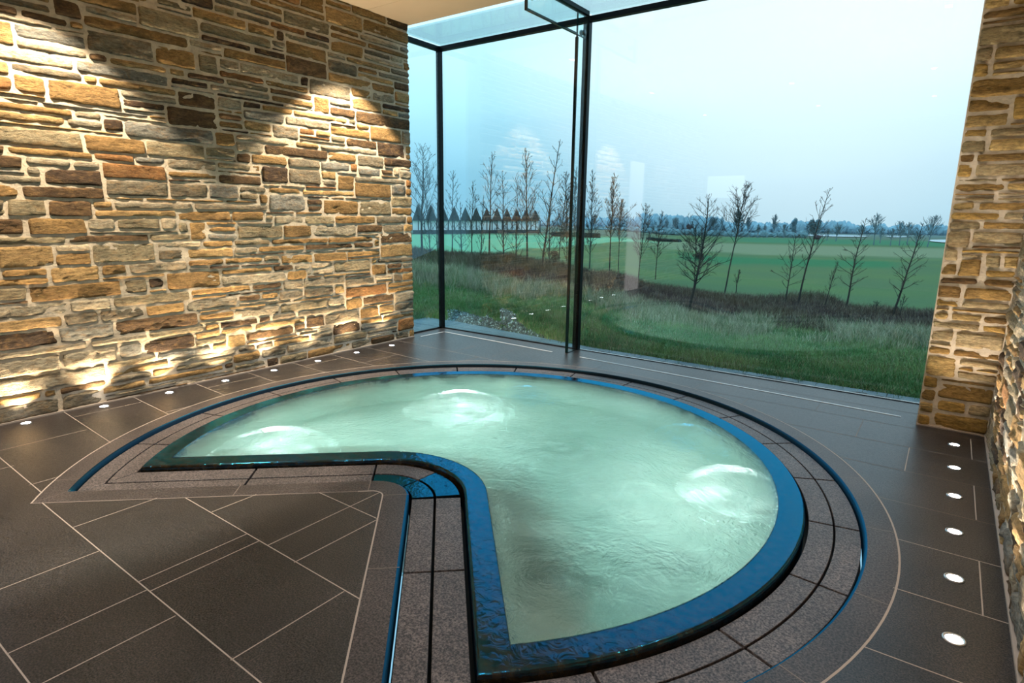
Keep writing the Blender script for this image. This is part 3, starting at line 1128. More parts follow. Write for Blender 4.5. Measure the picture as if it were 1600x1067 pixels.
COLS = []
for px, near, hid, far in (
        (560, ((8.6, 470), (12, 430), (16, 388)), ((19, -.4), (28, -1.2), (42, -2.0)), ((60, 396), (90, 382), (130, 372), (170, 366), (205, 362), (400, 356), (800, 352), (1600, 349))),
        (640, ((8.8, 468), (12, 432), (16, 393)), ((19, -.4), (28, -1.2), (42, -2.0)), ((60, 396), (90, 382), (130, 372), (170, 366), (205, 362), (400, 356), (800, 352), (1600, 349))),
        (700, ((8.8, 474), (12, 438), (16, 398)), ((19, -.4), (28, -1.2), (42, -2.0)), ((60, 398), (90, 383), (130, 373), (170, 366.5), (205, 362.5), (400, 356), (800, 352), (1600, 349))),
        (780, ((8.6, 488), (12, 450), (16.5, 402)), ((19.5, -.6), (28, -1.5), (42, -2.2)), ((60, 402), (90, 385), (130, 374), (170, 367), (205, 363), (400, 356), (800, 352), (1600, 349))),
        (850, ((8.6, 500), (12, 460), (17, 411)), ((20, -.8), (28, -1.7), (42, -2.4)), ((60, 406), (90, 388), (130, 376), (170, 368), (205, 364), (400, 357), (800, 353), (1600, 350))),
        (950, ((8.6, 518), (12, 476), (18, 429)), ((21, -1.1), (30, -2.4)), ((45, 427), (60, 411), (90, 392), (130, 379), (170, 371), (205, 366), (400, 358), (800, 354), (1600, 350))),
        (1050, ((8.6, 532), (12, 495), (18, 452)), ((21, -1.5), (28, -2.6)), ((40, 449), (60, 424), (90, 403), (130, 388), (170, 380), (260, 371), (400, 365), (800, 359), (1600, 354))),
        (1150, ((8.6, 545), (12, 508), (18, 465)), ((21, -1.8), (28, -3.0)), ((39, 462), (60, 434), (90, 411), (130, 394), (180, 382), (260, 374), (400, 368), (800, 362), (1600, 356))),
        (1300, ((8.6, 552), (12, 518), (17.5, 477)), ((20, -2.0), (28, -3.2)), ((38, 474), (60, 440), (90, 415), (130, 398), (180, 386), (260, 377), (400, 370), (800, 364), (1600, 359))),
        (1400, ((8.6, 556), (12, 524), (16.5, 488)), ((19, -2.0), (26, -3.2)), ((36, 485), (60, 444), (90, 418), (130, 400), (180, 388), (260, 379), (400, 372), (800, 366), (1600, 361))),
        (1480, ((8.6, 560), (12, 528), (16, 493)), ((18.5, -2.0), (26, -3.2)), ((35, 489), (60, 446), (90, 420), (130, 402), (180, 390), (260, 381), (400, 374), (800, 367), (1600, 362)))):
    a = az_of(px)
    COLS.append((a, [(D, z_for(a, D, y)) for D, y in near] + list(hid) + [(D, z_for(a, D, y)) for D, y in far], near[-1][0]))


def start(az):
    """distance at which the paving ends in direction az"""
    x, y = math.sin(az), math.cos(az)
    D = 6.5
    if y > .05:
        for _ in range(6):
            X = x * D
            ye = 6.45 if X > -3.4 else 6.45 + .29 * min(1, (-3.4 - X) / 2.5)
            D = min(ye / y, 40)
    else:
        D = 99
    if x < -.01:
        D = min(D, 6.5 / -x)
    return D


def prof(col, D, D0):
    P = [(D0, -.03)] + [q for q in col[1] if q[0] > D0 + .3]
    if D <= D0:
        return P[0][1]
    for i in range(len(P) - 1):
        if D <= P[i + 1][0]:
            t = (D - P[i][0]) / (P[i + 1][0] - P[i][0])
            # catmull-rom in log distance keeps the slopes soft
            p0 = P[max(0, i - 1)][1]; p1 = P[i][1]; p2 = P[i + 1][1]; p3 = P[min(len(P) - 1, i + 2)][1]
            h = .5 * (2 * p1 + (p2 - p0) * t + (2 * p0 - 5 * p1 + 4 * p2 - p3) * t * t + (3 * p1 - p0 - 3 * p2 + p3) * t ** 3)
            return h * .6 + (p1 + (p2 - p1) * t) * .4
    return P[-1][1]


def crest(az):
    if az <= COLS[0][0]:
        return COLS[0][2]
    for a, b in zip(COLS, COLS[1:]):
        if az <= b[0]:
            t = (az - a[0]) / (b[0] - a[0])
            return a[2] + (b[2] - a[2]) * t
    return COLS[-1][2]


def ground(az, D, rough=True):
    D0 = start(az)
    if az <= COLS[0][0]:
        z = prof(COLS[0], D, D0)
    elif az >= COLS[-1][0]:
        z = prof(COLS[-1], D, D0)
    else:
        for a, b in zip(COLS, COLS[1:]):
            if az <= b[0]:
                t = (az - a[0]) / (b[0] - a[0]); t = t * t * (3 - 2 * t)
                z = prof(a, D, D0) * (1 - t) + prof(b, D, D0) * t
                break
    if rough:
        x, y = math.sin(az) * D, math.cos(az) * D
        k = min(1, max(0, (D - D0) / 1.2)) * (1 if D < 20 else max(.15, 1 - (D - 20) / 15))
        z += k * (noise.noise(Vector((x * .9, y * .9, 2))) * .07 + noise.noise(Vector((x * 3, y * 3, 5))) * .025)
        # low heather mound on the crest
        mx, my = math.sin(az_of(1290)) * 17.3, math.cos(az_of(1290)) * 17.3
        z += .22 * math.exp(-(((x - mx) / 1.1) ** 2 + ((y - my) / .7) ** 2))
    return z


def mixc(a, b, t):
    t = max(0, min(1, t))
    return tuple(a[i] * (1 - t) + b[i] * t for i in range(3))


def sm(a, b, x):
    t = max(0, min(1, (x - a) / (b - a)))
    return t * t * (3 - 2 * t)


GREEN = (.06, .15, .045); TAN = (.22, .20, .13); HEATH = (.075, .050, .045)
FAIR = (.085, .145, .065); MINT = (.17, .40, .23); DARKG = (.03, .16, .065); ROUGH = (.21, .23, .13); FARM = (.11, .15, .11)
A0, A1 = az_of(640), az_of(1450)


def zone(az, D, x, y):
    """kind of cover: grass by the terrace, tan tussocks, heather bank, mown course, far rough"""
    D0 = start(az); cr = crest(az)
    n = noise.noise(Vector((x * .5, y * .5, 0))); n2 = noise.noise(Vector((x * .13, y * .13, 4)))
    u = (D - D0) / (cr - D0)
    w = (az - A0) / (A1 - A0)
    hs = .50 - .06 * w + n * .12          # where the heather starts
    ts = .36 - .03 * w + n * .10
    if D < cr + 6:
        c = mixc(GREEN, (.075, .16, .05), sm(-.3, .4, noise.noise(Vector((x * 1.3, y * 1.3, 9)))))
        c = mixc(c, TAN, sm(ts - .1, ts + .08, u) * (.75 + n * .4))
        hc = mixc(HEATH, (.06, .06, .03), sm(-.2, .4, n2 + n * .5))
        c = mixc(c, hc, sm(hs, hs + .12, u))
        if u > 1:
            c = mixc(c, FAIR, sm(1.03, 1.18, u + n * .05))
        return c
    c = mixc(FAIR, (.105, .165, .06), sm(-.4, .4, n2))
    dd = D * math.cos(az)
    # light mown green on the left
    lim = 48 + 44 * sm(.12, .27, w) + 75 * sm(.27, .56, w)
    c = mixc(c, MINT, sm(lim - 3, lim, D) * (1 - sm(.52, .57, w)) * (1 - sm(168, 180, D)))
    if w > .45:
        c = mixc(c, DARKG, sm(84, 90, D + 6 * n2) * (1 - sm(106, 112, D + 8 * n2)) * sm(.54, .60, w) * (1 - sm(.94, .98, w)))
        c = mixc(c, ROUGH, sm(118, 130, D + 10 * n2) * (1 - sm(180, 200, D)) * sm(.45, .6, w))
        c = mixc(c, (.05, .18, .09), sm(205, 215, D) * (1 - sm(290, 320, D)) * sm(.62, .72, w))
    c = mixc(c, FARM, sm(172, 190, D) * (1 - sm(.45, .6, w) * (1 - sm(290, 330, D))))
    c = mixc(c, (.14, .20, .22), sm(320, 800, D))  # blue-grey distance haze painted into the far ground
    return c


NA, NR = 300, 190
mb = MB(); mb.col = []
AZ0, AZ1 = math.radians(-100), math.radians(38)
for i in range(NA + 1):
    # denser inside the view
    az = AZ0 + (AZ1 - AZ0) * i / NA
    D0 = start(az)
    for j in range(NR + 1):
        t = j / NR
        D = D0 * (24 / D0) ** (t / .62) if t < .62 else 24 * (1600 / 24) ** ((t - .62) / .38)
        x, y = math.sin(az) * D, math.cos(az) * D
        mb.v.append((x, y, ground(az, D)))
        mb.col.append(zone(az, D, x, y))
for i in range(NA):
    for j in range(NR):
        a = i * (NR + 1) + j
        mb.f.append((a, a + 1, a + NR + 2, a + NR + 1)); mb.mi.append(0)
M['land'] = attr_mat('grass_and_heath', .95, 9, .6, 1.35, .8, .05, .1)
land = mb.build('ground', M['land'], smooth=True)
struct(land, 'rolling grass and heather land of the golf course beyond the terrace', 'ground')

# lake strips far off
mb = MB()
M['lake'] = simple('pale_lake', (.45, .60, .68), .12, 0, .6)
for (pa, pb, D1_, D2_) in ((1236, 1362, 385, 500), (1452, 1530, 270, 350), (890, 968, 620, 1000), (1385, 1420, 420, 500)):
    a0, a1 = az_of(pa), az_of(pb); k = 14
    A = []; B = []
    for i in range(k + 1):
        a = a0 + (a1 - a0) * i / k; e = math.sin(PI * i / k) ** .5
        mid = (D1_ + D2_) / 2; h = (D2_ - D1_) / 2 * e
        A.append((math.sin(a) * (mid - h), math.cos(a) * (mid - h), ground(a, mid - h, False) + .3)); B.append((math.sin(a) * (mid + h), math.cos(a) * (mid + h), ground(a, mid + h, False) + .3))
    mb.strip(A, B)
o = mb.build('lake_water', M['lake']); tag(o, 'pale lake glimpsed as thin strips far across the golf course', 'lake', None, 'stuff')

# gravel bed left of the fin
rnd = random.Random(3)
mb = MB(); mb.col = []
def in_gravel(x, y):
    px, py = proj((x, y, 0))
    D = math.hypot(x, y); D0 = start(math.atan2(x, y))
    t = (px - 700) / 150
    if t < 0 or t > 1:
        return False
    return 0 < D - D0 < (.95 - .55 * t) * (math.sin(PI * min(1, .12 + t * .88)) ** .4) + .22 * noise.noise(Vector((x * 2, y * 2, 1)))


for i in range(15000):
    p = Vector((rnd.uniform(-6.6, -3.9), rnd.uniform(6.4, 8.0), 0))
    az = math.atan2(p.x, p.y); D = math.hypot(p.x, p.y)
    if not in_gravel(p.x, p.y):
        continue
    z = ground(az, D); s = rnd.uniform(.012, .03); n0 = len(mb.v)
    g_ = rnd.uniform(.03, .17) if rnd.random() < .85 else .45; cl = (g_ * .62, g_ * .95, g_ * 1.0)
    for (dx, dy, dz) in ((1, 0, 0), (-1, 0, 0), (0, 1, 0), (0, -1, 0), (0, 0, 1)):
        mb.v.append((p.x + dx * s * rnd.uniform(.7, 1.2), p.y + dy * s * rnd.uniform(.7, 1.2), z - .004 + dz * s)); mb.col.append(cl)
    for q in ((0, 2, 4), (2, 1, 4), (1, 3, 4), (3, 0, 4)):
        mb.f.append(tuple(n0 + k for k in q)); mb.mi.append(0)
M['pebble'] = attr_mat('grey_gravel', .7, 60, .8, 1.2, 0)
o = mb.build('gravel', M['pebble'])
tag(o, 'patch of blue-grey gravel between the terrace and the grass', 'gravel', None, 'stuff')


def blades(name, count, picker, label, cat, seed):
    rnd = random.Random(seed)
    mb = MB(); mb.col = []
    for i in range(count):
        r = picker(rnd)
        if not r:
            continue
        az, D, n, h, spread, colr, wid = r
        x, y = math.sin(az) * D, math.cos(az) * D; z = ground(az, D) - .02
        for k in range(n):
            a = rnd.uniform(0, 2 * PI); l = h * rnd.uniform(.5, 1.15); s = spread * rnd.uniform(.2, 1)
            bx, by = x + rnd.gauss(0, .05), y + rnd.gauss(0, .05)
            dx, dy = math.cos(a), math.sin(a)
            # width turned at random
            b = rnd.uniform(0, PI); wx, wy = math.cos(b) * wid, math.sin(b) * wid
            n0 = len(mb.v)
            mx, my = bx + dx * s * .35, by + dy * s * .35
            tx, ty = bx + dx * s, by + dy * s
            tz = z + l * math.sqrt(max(.15, 1 - min(.85, (s / max(l, .01)) ** 2 * .5)))
            mb.v += [(bx - wx, by - wy, z), (bx + wx, by + wy, z), (mx + wx * .7, my + wy * .7, z + l * .6), (mx - wx * .7, my - wy * .7, z + l * .6), (tx, ty, tz)]
            v = rnd.uniform(.75, 1.3); c = (colr[0] * v, colr[1] * v, colr[2] * v)
            mb.col += [c] * 5
            mb.f += [(n0, n0 + 1, n0 + 2, n0 + 3), (n0 + 3, n0 + 2, n0 + 4)]; mb.mi += [0, 0]
    o = mb.build(name, M['blade'])
    return tag(o, label, cat, None, 'stuff')


M['blade'] = attr_mat('grass_blades', .8, 5, .85, 1.15, 0)
AL, AR = az_of(628), az_of(1560)


def pick_lawn(r):
    az = r.uniform(AL, AR); D0 = start(az); cr = crest(az)
    D = D0 + .03 + (cr - D0) * .55 * r.random() ** 1.2
    x, y = math.sin(az) * D, math.cos(az) * D
    if in_gravel(x, y):
        return None
    n = noise.noise(Vector((x * 1.1, y * 1.1, 7)))
    c = mixc((.055, .17, .05), (.20, .30, .11), n * 1.8 + .45)
    if r.random() < .14 + .25 * max(0, n):
        c = (.26, .25, .15)
    return az, D, 6, .09 + .07 * max(0, n) + .02 * r.random(), .09, c, .0035


def pick_tuss(r):
    az = r.uniform(AL, AR); D0 = start(az); cr = crest(az)
    u = r.gauss(.43, .055); D = D0 + (cr - D0) * u
    if D < D0 + .4:
        return None
    x, y = math.sin(az) * D, math.cos(az) * D
    n = noise.noise(Vector((x * .8, y * .8, 17)))
    if n < -.12:
        return None
    c = mixc((.24, .24, .15), (.52, .48, .35), r.random())
    if r.random() < .25:
        c = (.12, .2, .08)
    return az, D, 8, .22 + .12 * r.random(), .2, c, .0035


def pick_heath(r):
    az = r.uniform(AL, AR); D0 = start(az); cr = crest(az)
    u = r.uniform(.46, 1.06); D = D0 + (cr - D0) * u
    x, y = math.sin(az) * D, math.cos(az) * D
    n = noise.noise(Vector((x * .6, y * .6, 27)))
    w = (az - A0) / (A1 - A0)
    c = mixc((.050, .032, .034), (.085, .065, .035), n * 1.5 + .5)
    if r.random() < .16 + .2 * w:
        c = (.20, .165, .12)
    return az, D, 6, .16 + .10 * (n + .5), .16, c, .004


blades('lawn_grass', 15000, pick_lawn, 'short green grass growing up to the terrace edge', 'grass', 1)
blades('tussock_grass', 5200, pick_tuss, 'pale dry tussock grass in front of the heather', 'grass', 2)
blades('heather', 13000, pick_heath, 'dark brown heather covering the bank', 'heather', 3)


# ------------------------------------------------------------------ bare trees
def find_base(px, py, dmin=7.0, dmax=1200.0):
    """where the land, seen along that column, meets picture row py"""
    d = ray(px, py); az = math.atan2(d.x, d.y)
    D = dmin; best = None
    while D < dmax:
        z = ground(az, D)
        y = proj((math.sin(az) * D, math.cos(az) * D, z))[1]
        if y <= py:
            return az, D, z
        D *= 1.01
    return az, D, z


class Tree:
    def __init__(s, seed):
        s.r = random.Random(seed)
        s.t = MB(); s.b = MB()

    def limb(s, mb, p, d, L, r0, r1, n, side, bend, wob=.12, up=.0):
        """one tapering limb; returns its points"""
        pts = [Vector(p)]; d = Vector(d).normalized(); rs = [r0]
        for i in range(n):
            d = (d + Vector((s.r.gauss(0, wob), s.r.gauss(0, wob), s.r.gauss(0, wob) + up))).normalized()
            pts.append(pts[-1] + d * (L / n)); rs.append(r0 + (r1 - r0) * (i + 1) / n)
        q = len(mb.v)
        for i, c in enumerate(pts):
            t = (pts[min(i + 1, n)] - pts[max(i - 1, 0)]).normalized()
            u = t.orthogonal().normalized(); w = t.cross(u)
            for k in range(side):
                a = 2 * PI * k / side
                mb.v.append(tuple(c + (u * math.cos(a) + w * math.sin(a)) * rs[i]))
        for i in range(n):
            for k in range(side):
                j = (k + 1) % side
                mb.f.append((q + i * side + k, q + i * side + j, q + (i + 1) * side + j, q + (i + 1) * side + k)); mb.mi.append(0)
        return pts, rs


def tree(name, px, py, top, width, label, group, seed, cs=.25, dens=1.0, angle=45, lean=0, thick=1.0, fork=False, matk='bark', detail=2, cat='tree', mn=0.0):
    az, D, z = find_base(px, py)
    base = Vector((math.sin(az) * D, math.cos(az) * D, z - .08))
    # height so that the tip reaches row 'top'
    lo, hi = .2, 60
    for _ in range(40):
        h = (lo + hi) / 2
        if proj(base + Vector((0, 0, h)))[1] > top:
            lo = h
        else:
            hi = h
    Ht = h
    mpp = (base - EYE).dot(FW) / F           # metres per pixel there
    Wd = width * mpp / 2
    T = Tree(seed); R = T.r
    tr_ = max(.0048 * Ht + .004, mpp * .62) * thick
    sidev = RT.copy(); sidev.z = 0; sidev.normalize()
    d0 = Vector((0, 0, 1)) + sidev * (lean * mpp / Ht)
    n = 12
    pts, rs = T.limb(T.t, base, d0, Ht, tr_ * 1.25, max(tr_ * .25, mpp * .3), n, 5, 0, .022, .01)
    nb = int((13 + Ht * 3.2) * dens)
    tw = max(.0020, mpp * .27)
    ga = R.uniform(0, 6)
    for i in range(nb):
        f = cs + (1 - cs) * ((i + R.random() * .8) / nb) * .985
        k = min(n - 1, int(f * n)); ff = f * n - k
        p = pts[k].lerp(pts[k + 1], ff); rr = rs[k] + (rs[k + 1] - rs[k]) * ff
        ga += 2.4 + R.uniform(-.5, .5)
        v = (f - cs) / (1 - cs)
        shape = (1.0 - v) ** .75 * (0.55 + .45 * min(1, v * 5)) + .10
        L = Wd * shape * R.uniform(.75, 1.3) / math.sin(math.radians(angle)) * 1.0
        if fork and v < .3 and R.random() < .6:
            L *= 1.35
        an = math.radians(angle + R.uniform(-12, 12) - 12 * v)
        d = Vector((math.cos(ga) * math.sin(an), math.sin(ga) * math.sin(an), math.cos(an)))
        bp, br = T.limb(T.b, p, d, L, max(rr * .48, tw * 1.15), tw * .8, 5, 3, 0, .10, .06)
        nt_ = max(2, int((2 + L * 4.5) * detail * .5))
        for q in range(nt_):
            g_ = R.uniform(.2, .98); kk = min(4, int(g_ * 5)); pp = bp[kk].lerp(bp[kk + 1], g_ * 5 - kk)
            dd = (bp[kk + 1] - bp[kk]).normalized()
            sd = Vector((R.gauss(0, 1), R.gauss(0, 1), R.gauss(.35, .7))).normalized()
            l2 = L * R.uniform(.22, .5) * (1.15 - g_ * .6)
            cp, cr = T.limb(T.b, pp, dd * .9 + sd * .75, l2, tw * .95, tw * .6, 3, 3, 0, .12, .05)
            if detail >= 2:
                for z_ in range(R.choice((1, 2, 3))):
                    g2 = R.uniform(.3, 1); k2 = min(2, int(g2 * 3)); p2 = cp[k2].lerp(cp[k2 + 1], g2 * 3 - k2)
                    sd = Vector((R.gauss(0, 1), R.gauss(0, 1), R.gauss(.3, .7))).normalized()
                    T.limb(T.b, p2, (cp[k2 + 1] - cp[k2]).normalized() + sd * .7, l2 * R.uniform(.3, .6), tw * .7, tw * .45, 2, 3, 0, .1, .04)
    root = empty(name, base)
    a = T.t.build('trunk', M[matk]); a.parent = root; a.matrix_parent_inverse = Matrix.Translation(-base)
    b_ = T.b.build('branches', M[matk]); b_.parent = root; b_.matrix_parent_inverse = Matrix.Translation(-base)
    tag(root, label, cat, group)
    return root


M['bark'] = simple('dark_bark', (.022, .024, .022), .9)
M['bark_far'] = simple('distant_bark', (.14, .20, .235), .95)  # paler, bluer than near bark: haze is in the colour
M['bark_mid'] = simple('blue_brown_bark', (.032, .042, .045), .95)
G1 = 'bare young trees along the heather bank'
TREES = [
    # px, py, top, width, kwargs, label
    (659, 400, 228, 82, dict(cs=.30, dens=1.9, angle=48, thick=1.5), 'large bare spreading tree just right of the long stone wall end'),
    (684, 402, 288, 40, dict(cs=.2, dens=1.2), 'thin bare tree close left of the corner post'),
    (706, 402, 266, 46, dict(cs=.25, dens=1.2), 'bare tree close right of the corner post'),
    (737, 404, 284, 36, dict(cs=.2, dens=1.1, angle=30), 'narrow bare tree in front of the gabled building, second right of the corner post'),
    (764, 404, 240, 46, dict(cs=.35, dens=1.0, angle=38, thick=1.2), 'tall bare tree with a forked top, third right of the corner post'),
    (787, 412, 268, 54, dict(cs=.12, dens=1.7, angle=50, thick=1.3), 'dense twiggy bare tree before the middle of the gabled building'),
    (824, 414, 236, 62, dict(cs=.25, dens=1.6, angle=38, thick=1.3), 'tall dense bare tree near the right end of the gabled building'),
    (846, 424, 216, 64, dict(cs=.12, dens=1.1, angle=52, lean=14, thick=1.25), 'tallest bare tree, leaning, at the right end of the gabled building'),
    (873, 412, 268, 46, dict(cs=.2, dens=1.2), 'bare tree just left of the glass fin'),
    (898, 414, 262, 26, dict(cs=.3, dens=1.1, angle=30), 'thin bare tree seen between the glass fin and the black post'),
    (921, 420, 266, 34, dict(cs=.15, dens=1.2, angle=35), 'slim bare tree just right of the black post'),
    (952, 426, 274, 34, dict(cs=.35, dens=1.5, angle=34, thick=1.2), 'slim upright bare tree, second right of the black post'),
    (966, 430, 312, 46, dict(cs=.42, dens=1.0, angle=42), 'low crowned bare tree, third right of the black post'),
    (997, 438, 318, 50, dict(cs=.22, dens=.9, angle=42), 'wide forked bare tree, fourth right of the black post'),
    (1024, 437, 330, 36, dict(cs=.3, dens=1.0, angle=45), 'small bare tree left of the big dark tree'),
    (1075, 491, 308, 106, dict(cs=.28, dens=2.1, angle=58, thick=1.7, lean=22), 'big dark bare tree with wide low limbs standing on the bank'),
    (1084, 452, 350, 70, dict(cs=.12, dens=1.2, angle=55), 'bare tree right behind the big dark tree'),
    (1131, 464, 286, 58, dict(cs=.45, dens=1.1, angle=38, lean=18, thick=1.2), 'tall leaning bare tree just right of the big dark tree'),
    (1150, 458, 424, 9, dict(cs=.2, dens=.6, angle=14), 'tiny twin sapling on the bank right of the tall leaning tree'),
    (1226, 478, 366, 52, dict(cs=.28, dens=1.3, angle=58, lean=6, thick=1.2), 'low spreading bare tree left of the tall slender tree'),
    (1246, 478, 292, 52, dict(cs=.35, dens=1.2, angle=48, lean=22, thick=1.2), 'tall slender leaning bare tree in the middle of the right pane'),
    (1287, 482, 408, 17, dict(cs=.35, dens=.9, angle=28, lean=8), 'thin sapling standing on the dark heather mound'),
    (1322, 482, 340, 54, dict(cs=.2, dens=1.5, angle=62, lean=10, thick=1.4), 'bare tree with level side branches right of the heather mound'),
    (1368, 492, 472, 28, dict(cs=.2, dens=.8, angle=50), 'very small bare shrub low on the bank at the right'),
    (1394, 496, 346, 58, dict(cs=.22, dens=1.5, angle=62, lean=16, thick=1.5), 'dark bare tree with level branches nearest to the pillar'),
    (672, 404, 300, 34, dict(cs=.05, dens=1.6, angle=40), 'low twiggy bare shrub behind the large bare spreading tree'),
    (722, 406, 318, 34, dict(cs=.05, dens=1.5, angle=38), 'low twiggy bare shrub between the corner post and the narrow bare tree'),
    (751, 406, 306, 30, dict(cs=.05, dens=1.4, angle=36), 'low twiggy bare shrub between the narrow tree and the tall fork-topped tree'),
    (806, 412, 292, 40, dict(cs=.05, dens=1.6, angle=40), 'low twiggy bare shrub before the right part of the gabled building'),
    (858, 420, 300, 40, dict(cs=.04, dens=1.5, angle=42), 'low twiggy bare shrub at the foot of the tallest leaning tree'),
    (886, 416, 300, 26, dict(cs=.05, dens=1.4, angle=36), 'low twiggy bare shrub close behind the glass fin'),
    (1404, 500, 460, 20, dict(cs=.3, dens=.9, angle=40, lean=5), 'little sapling beside the foot of the tree nearest to the pillar'),
]
for i, (px, py, tp, w, kw, lab) in enumerate(TREES):
    tree('bare_tree', px, py, tp, w, lab, G1, 100 + i, **kw)
FAR = [
    (1365, 383, 336, 27, 'round-crowned bare tree far off, left of the nearest tree to the pillar'),
    (1405, 384, 347, 22, 'bare tree far off, directly behind the tree nearest to the pillar'),
    (1417, 383, 350, 24, 'bare tree far off, just right of the tree nearest to the pillar'),
    (1449, 386, 340, 30, 'wide bare tree far off, last one before the pillar'),
    (1391, 384, 358, 15, 'small low bare tree far off, left behind the tree nearest to the pillar'),
    (1375, 380, 356, 12, 'little bare tree far off, just right of the round-crowned one'),
    (1431, 383, 362, 15, 'small bare tree far off, second to last before the pillar'),
    (1345, 378, 352, 16, 'small bare tree far off by the right end of the lake strip'),
    (1306, 377, 352, 18, 'bare tree far off before the lake, right of the dark evergreens'),
    (1292, 376, 360, 12, 'tiny bare tree far off before the left part of the lake'),
    (1209, 370, 336, 16, 'leaning bare tree far off, left of the dark evergreens'),
    (1224, 372, 352, 14, 'small rusty bare tree far off, left of the dark evergreens'),
    (1194, 370, 350, 8, 'thin pole-like bare tree far off, right of the tall leaning tree'),
    (1184, 372, 350, 9, 'thin bare tree far off, two right of the tall leaning tree'),
    (1168, 368, 340, 14, 'bare tree far off, first right of the tall leaning tree'),
    (1152, 370, 330, 22, 'bare tree far off, touching the tall leaning tree crown'),
    (1113, 366, 342, 18, 'bare tree far off, behind and left of the tall leaning tree'),
    (1055, 366, 340, 14, 'bare tree far off, left of the big dark tree'),
    (1040, 366, 342, 10, 'thin bare tree far off, second left of the big dark tree'),
    (930, 360, 336, 14, 'bare tree far off by the left lake strip'),
]
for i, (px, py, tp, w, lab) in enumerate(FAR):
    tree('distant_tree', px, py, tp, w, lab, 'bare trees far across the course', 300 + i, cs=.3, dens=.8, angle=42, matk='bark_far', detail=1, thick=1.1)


def bush(name, px, py, top, width, label, matk, seed, group=None, nleaf=900, cat='bush'):
    """leafy clump of small facets round a few stems"""
    az, D, z = find_base(px, py)
    base = Vector((math.sin(az) * D, math.cos(az) * D, z))
    mpp = (base - EYE).dot(FW) / F
    Ht = (py - top) * mpp; Wd = width * mpp / 2
    r = random.Random(seed); mb = MB()
    lobes = [(r.uniform(-.55, .55), r.uniform(-.5, .5), r.uniform(.35, .8), r.uniform(.3, .5)) for _ in range(7)] + [(0, 0, .45, .55)]
    s = max(mpp * .7, Ht * .03)
    for i in range(nleaf):
        lx, ly, lz, lr = r.choice(lobes)
        v = Vector((r.gauss(0, 1), r.gauss(0, 1), r.gauss(0, 1))).normalized() * lr * r.uniform(.6, 1.0)
        c = base + Vector(((lx + v.x) * Wd, (ly + v.y) * Wd, max(.02, lz + v.z * .6) * Ht))
        u = Vector((r.gauss(0, 1), r.gauss(0, 1), r.gauss(0, 1))).normalized() * s; w = u.orthogonal().normalized() * s * .8
        n0 = len(mb.v); mb.v += [tuple(c - u), tuple(c + w), tuple(c + u), tuple(c - w)]; mb.f.append((n0, n0 + 1, n0 + 2, n0 + 3)); mb.mi.append(0)
    root = empty(name, base)
    f_ = mb.build('foliage', M[matk]); f_.parent = root; f_.matrix_parent_inverse = Matrix.Translation(-base)
    mb = MB(); mb.lathe([(Wd * .06, -.1), (Wd * .05, Ht * .5), (Wd * .02, Ht * .8)], base, 6)
    f_ = mb.build('stem', M['bark']); f_.parent = root; f_.matrix_parent_inverse = Matrix.Translation(-base)
    return tag(root, label, cat, group)


M['leaf_rust'] = simple('rusty_leaves', (.045, .022, .016), .9)
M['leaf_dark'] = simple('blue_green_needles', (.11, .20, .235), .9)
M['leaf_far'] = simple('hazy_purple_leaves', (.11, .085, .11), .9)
M['hedge'] = simple('dark_hedge_leaves', (.028, .045, .045), .9)
bush('rusty_bush', 868, 412, 391, 26, 'small rusty brown leafy bush on the bank left of the glass fin', 'leaf_rust', 1)
bush('rusty_bush', 1091, 410, 392, 18, 'small dark leafy bush behind the crown of the big dark tree', 'leaf_rust', 2)
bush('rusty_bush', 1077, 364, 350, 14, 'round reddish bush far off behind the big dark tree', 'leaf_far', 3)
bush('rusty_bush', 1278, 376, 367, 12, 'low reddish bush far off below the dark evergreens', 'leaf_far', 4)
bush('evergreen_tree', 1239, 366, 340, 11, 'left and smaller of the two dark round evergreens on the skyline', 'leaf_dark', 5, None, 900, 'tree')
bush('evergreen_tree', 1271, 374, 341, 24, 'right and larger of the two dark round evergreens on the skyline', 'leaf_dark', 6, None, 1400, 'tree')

# distant woodland belt, heather hedge lines
def belt(name, segs, D, matk, label, cat, seed, zb, leafs):
    r = random.Random(seed); mb = MB()
    for (pa, pb, topa, topb, cnt) in segs:
        for i in range(cnt):
            t = (i + r.random()) / cnt; px = pa + (pb - pa) * t
            tp = topa + (topb - topa) * t + r.uniform(-2.0, 3.0) + 3 * noise.noise(Vector((px * .06, seed, 0)))
            az = az_of(px); dd = D * r.uniform(.96, 1.06)
            zb = ground(az, dd, False) - .3; b = Vector((math.sin(az) * dd, math.cos(az) * dd, zb)); mpp = (b - EYE).dot(FW) / F
            top = z_for(az, dd, tp)
            w = mpp * r.uniform(3, 6)
            h = max(1, top - zb); k = 9
            # a lumpy crown
            q = len(mb.v); rows = 6
            for a in range(rows + 1):
                ph = PI * a / rows
                for c in range(k):
                    th = 2 * PI * c / k; jr = r.uniform(.75, 1.2)
                    mb.v.append((b.x + w * math.sin(ph) * math.cos(th) * jr, b.y + w * math.sin(ph) * math.sin(th) * jr, zb + h * (.5 - .5 * math.cos(ph)) * r.uniform(.94, 1.03)))
            for a in range(rows):
                for c in range(k):
                    j = (c + 1) % k
                    mb.f.append((q + a * k + c, q + a * k + j, q + (a + 1) * k + j, q + (a + 1) * k + c)); mb.mi.append(0)
    o = mb.build(name, M[matk])
    return tag(o, label, cat, None, 'stuff')


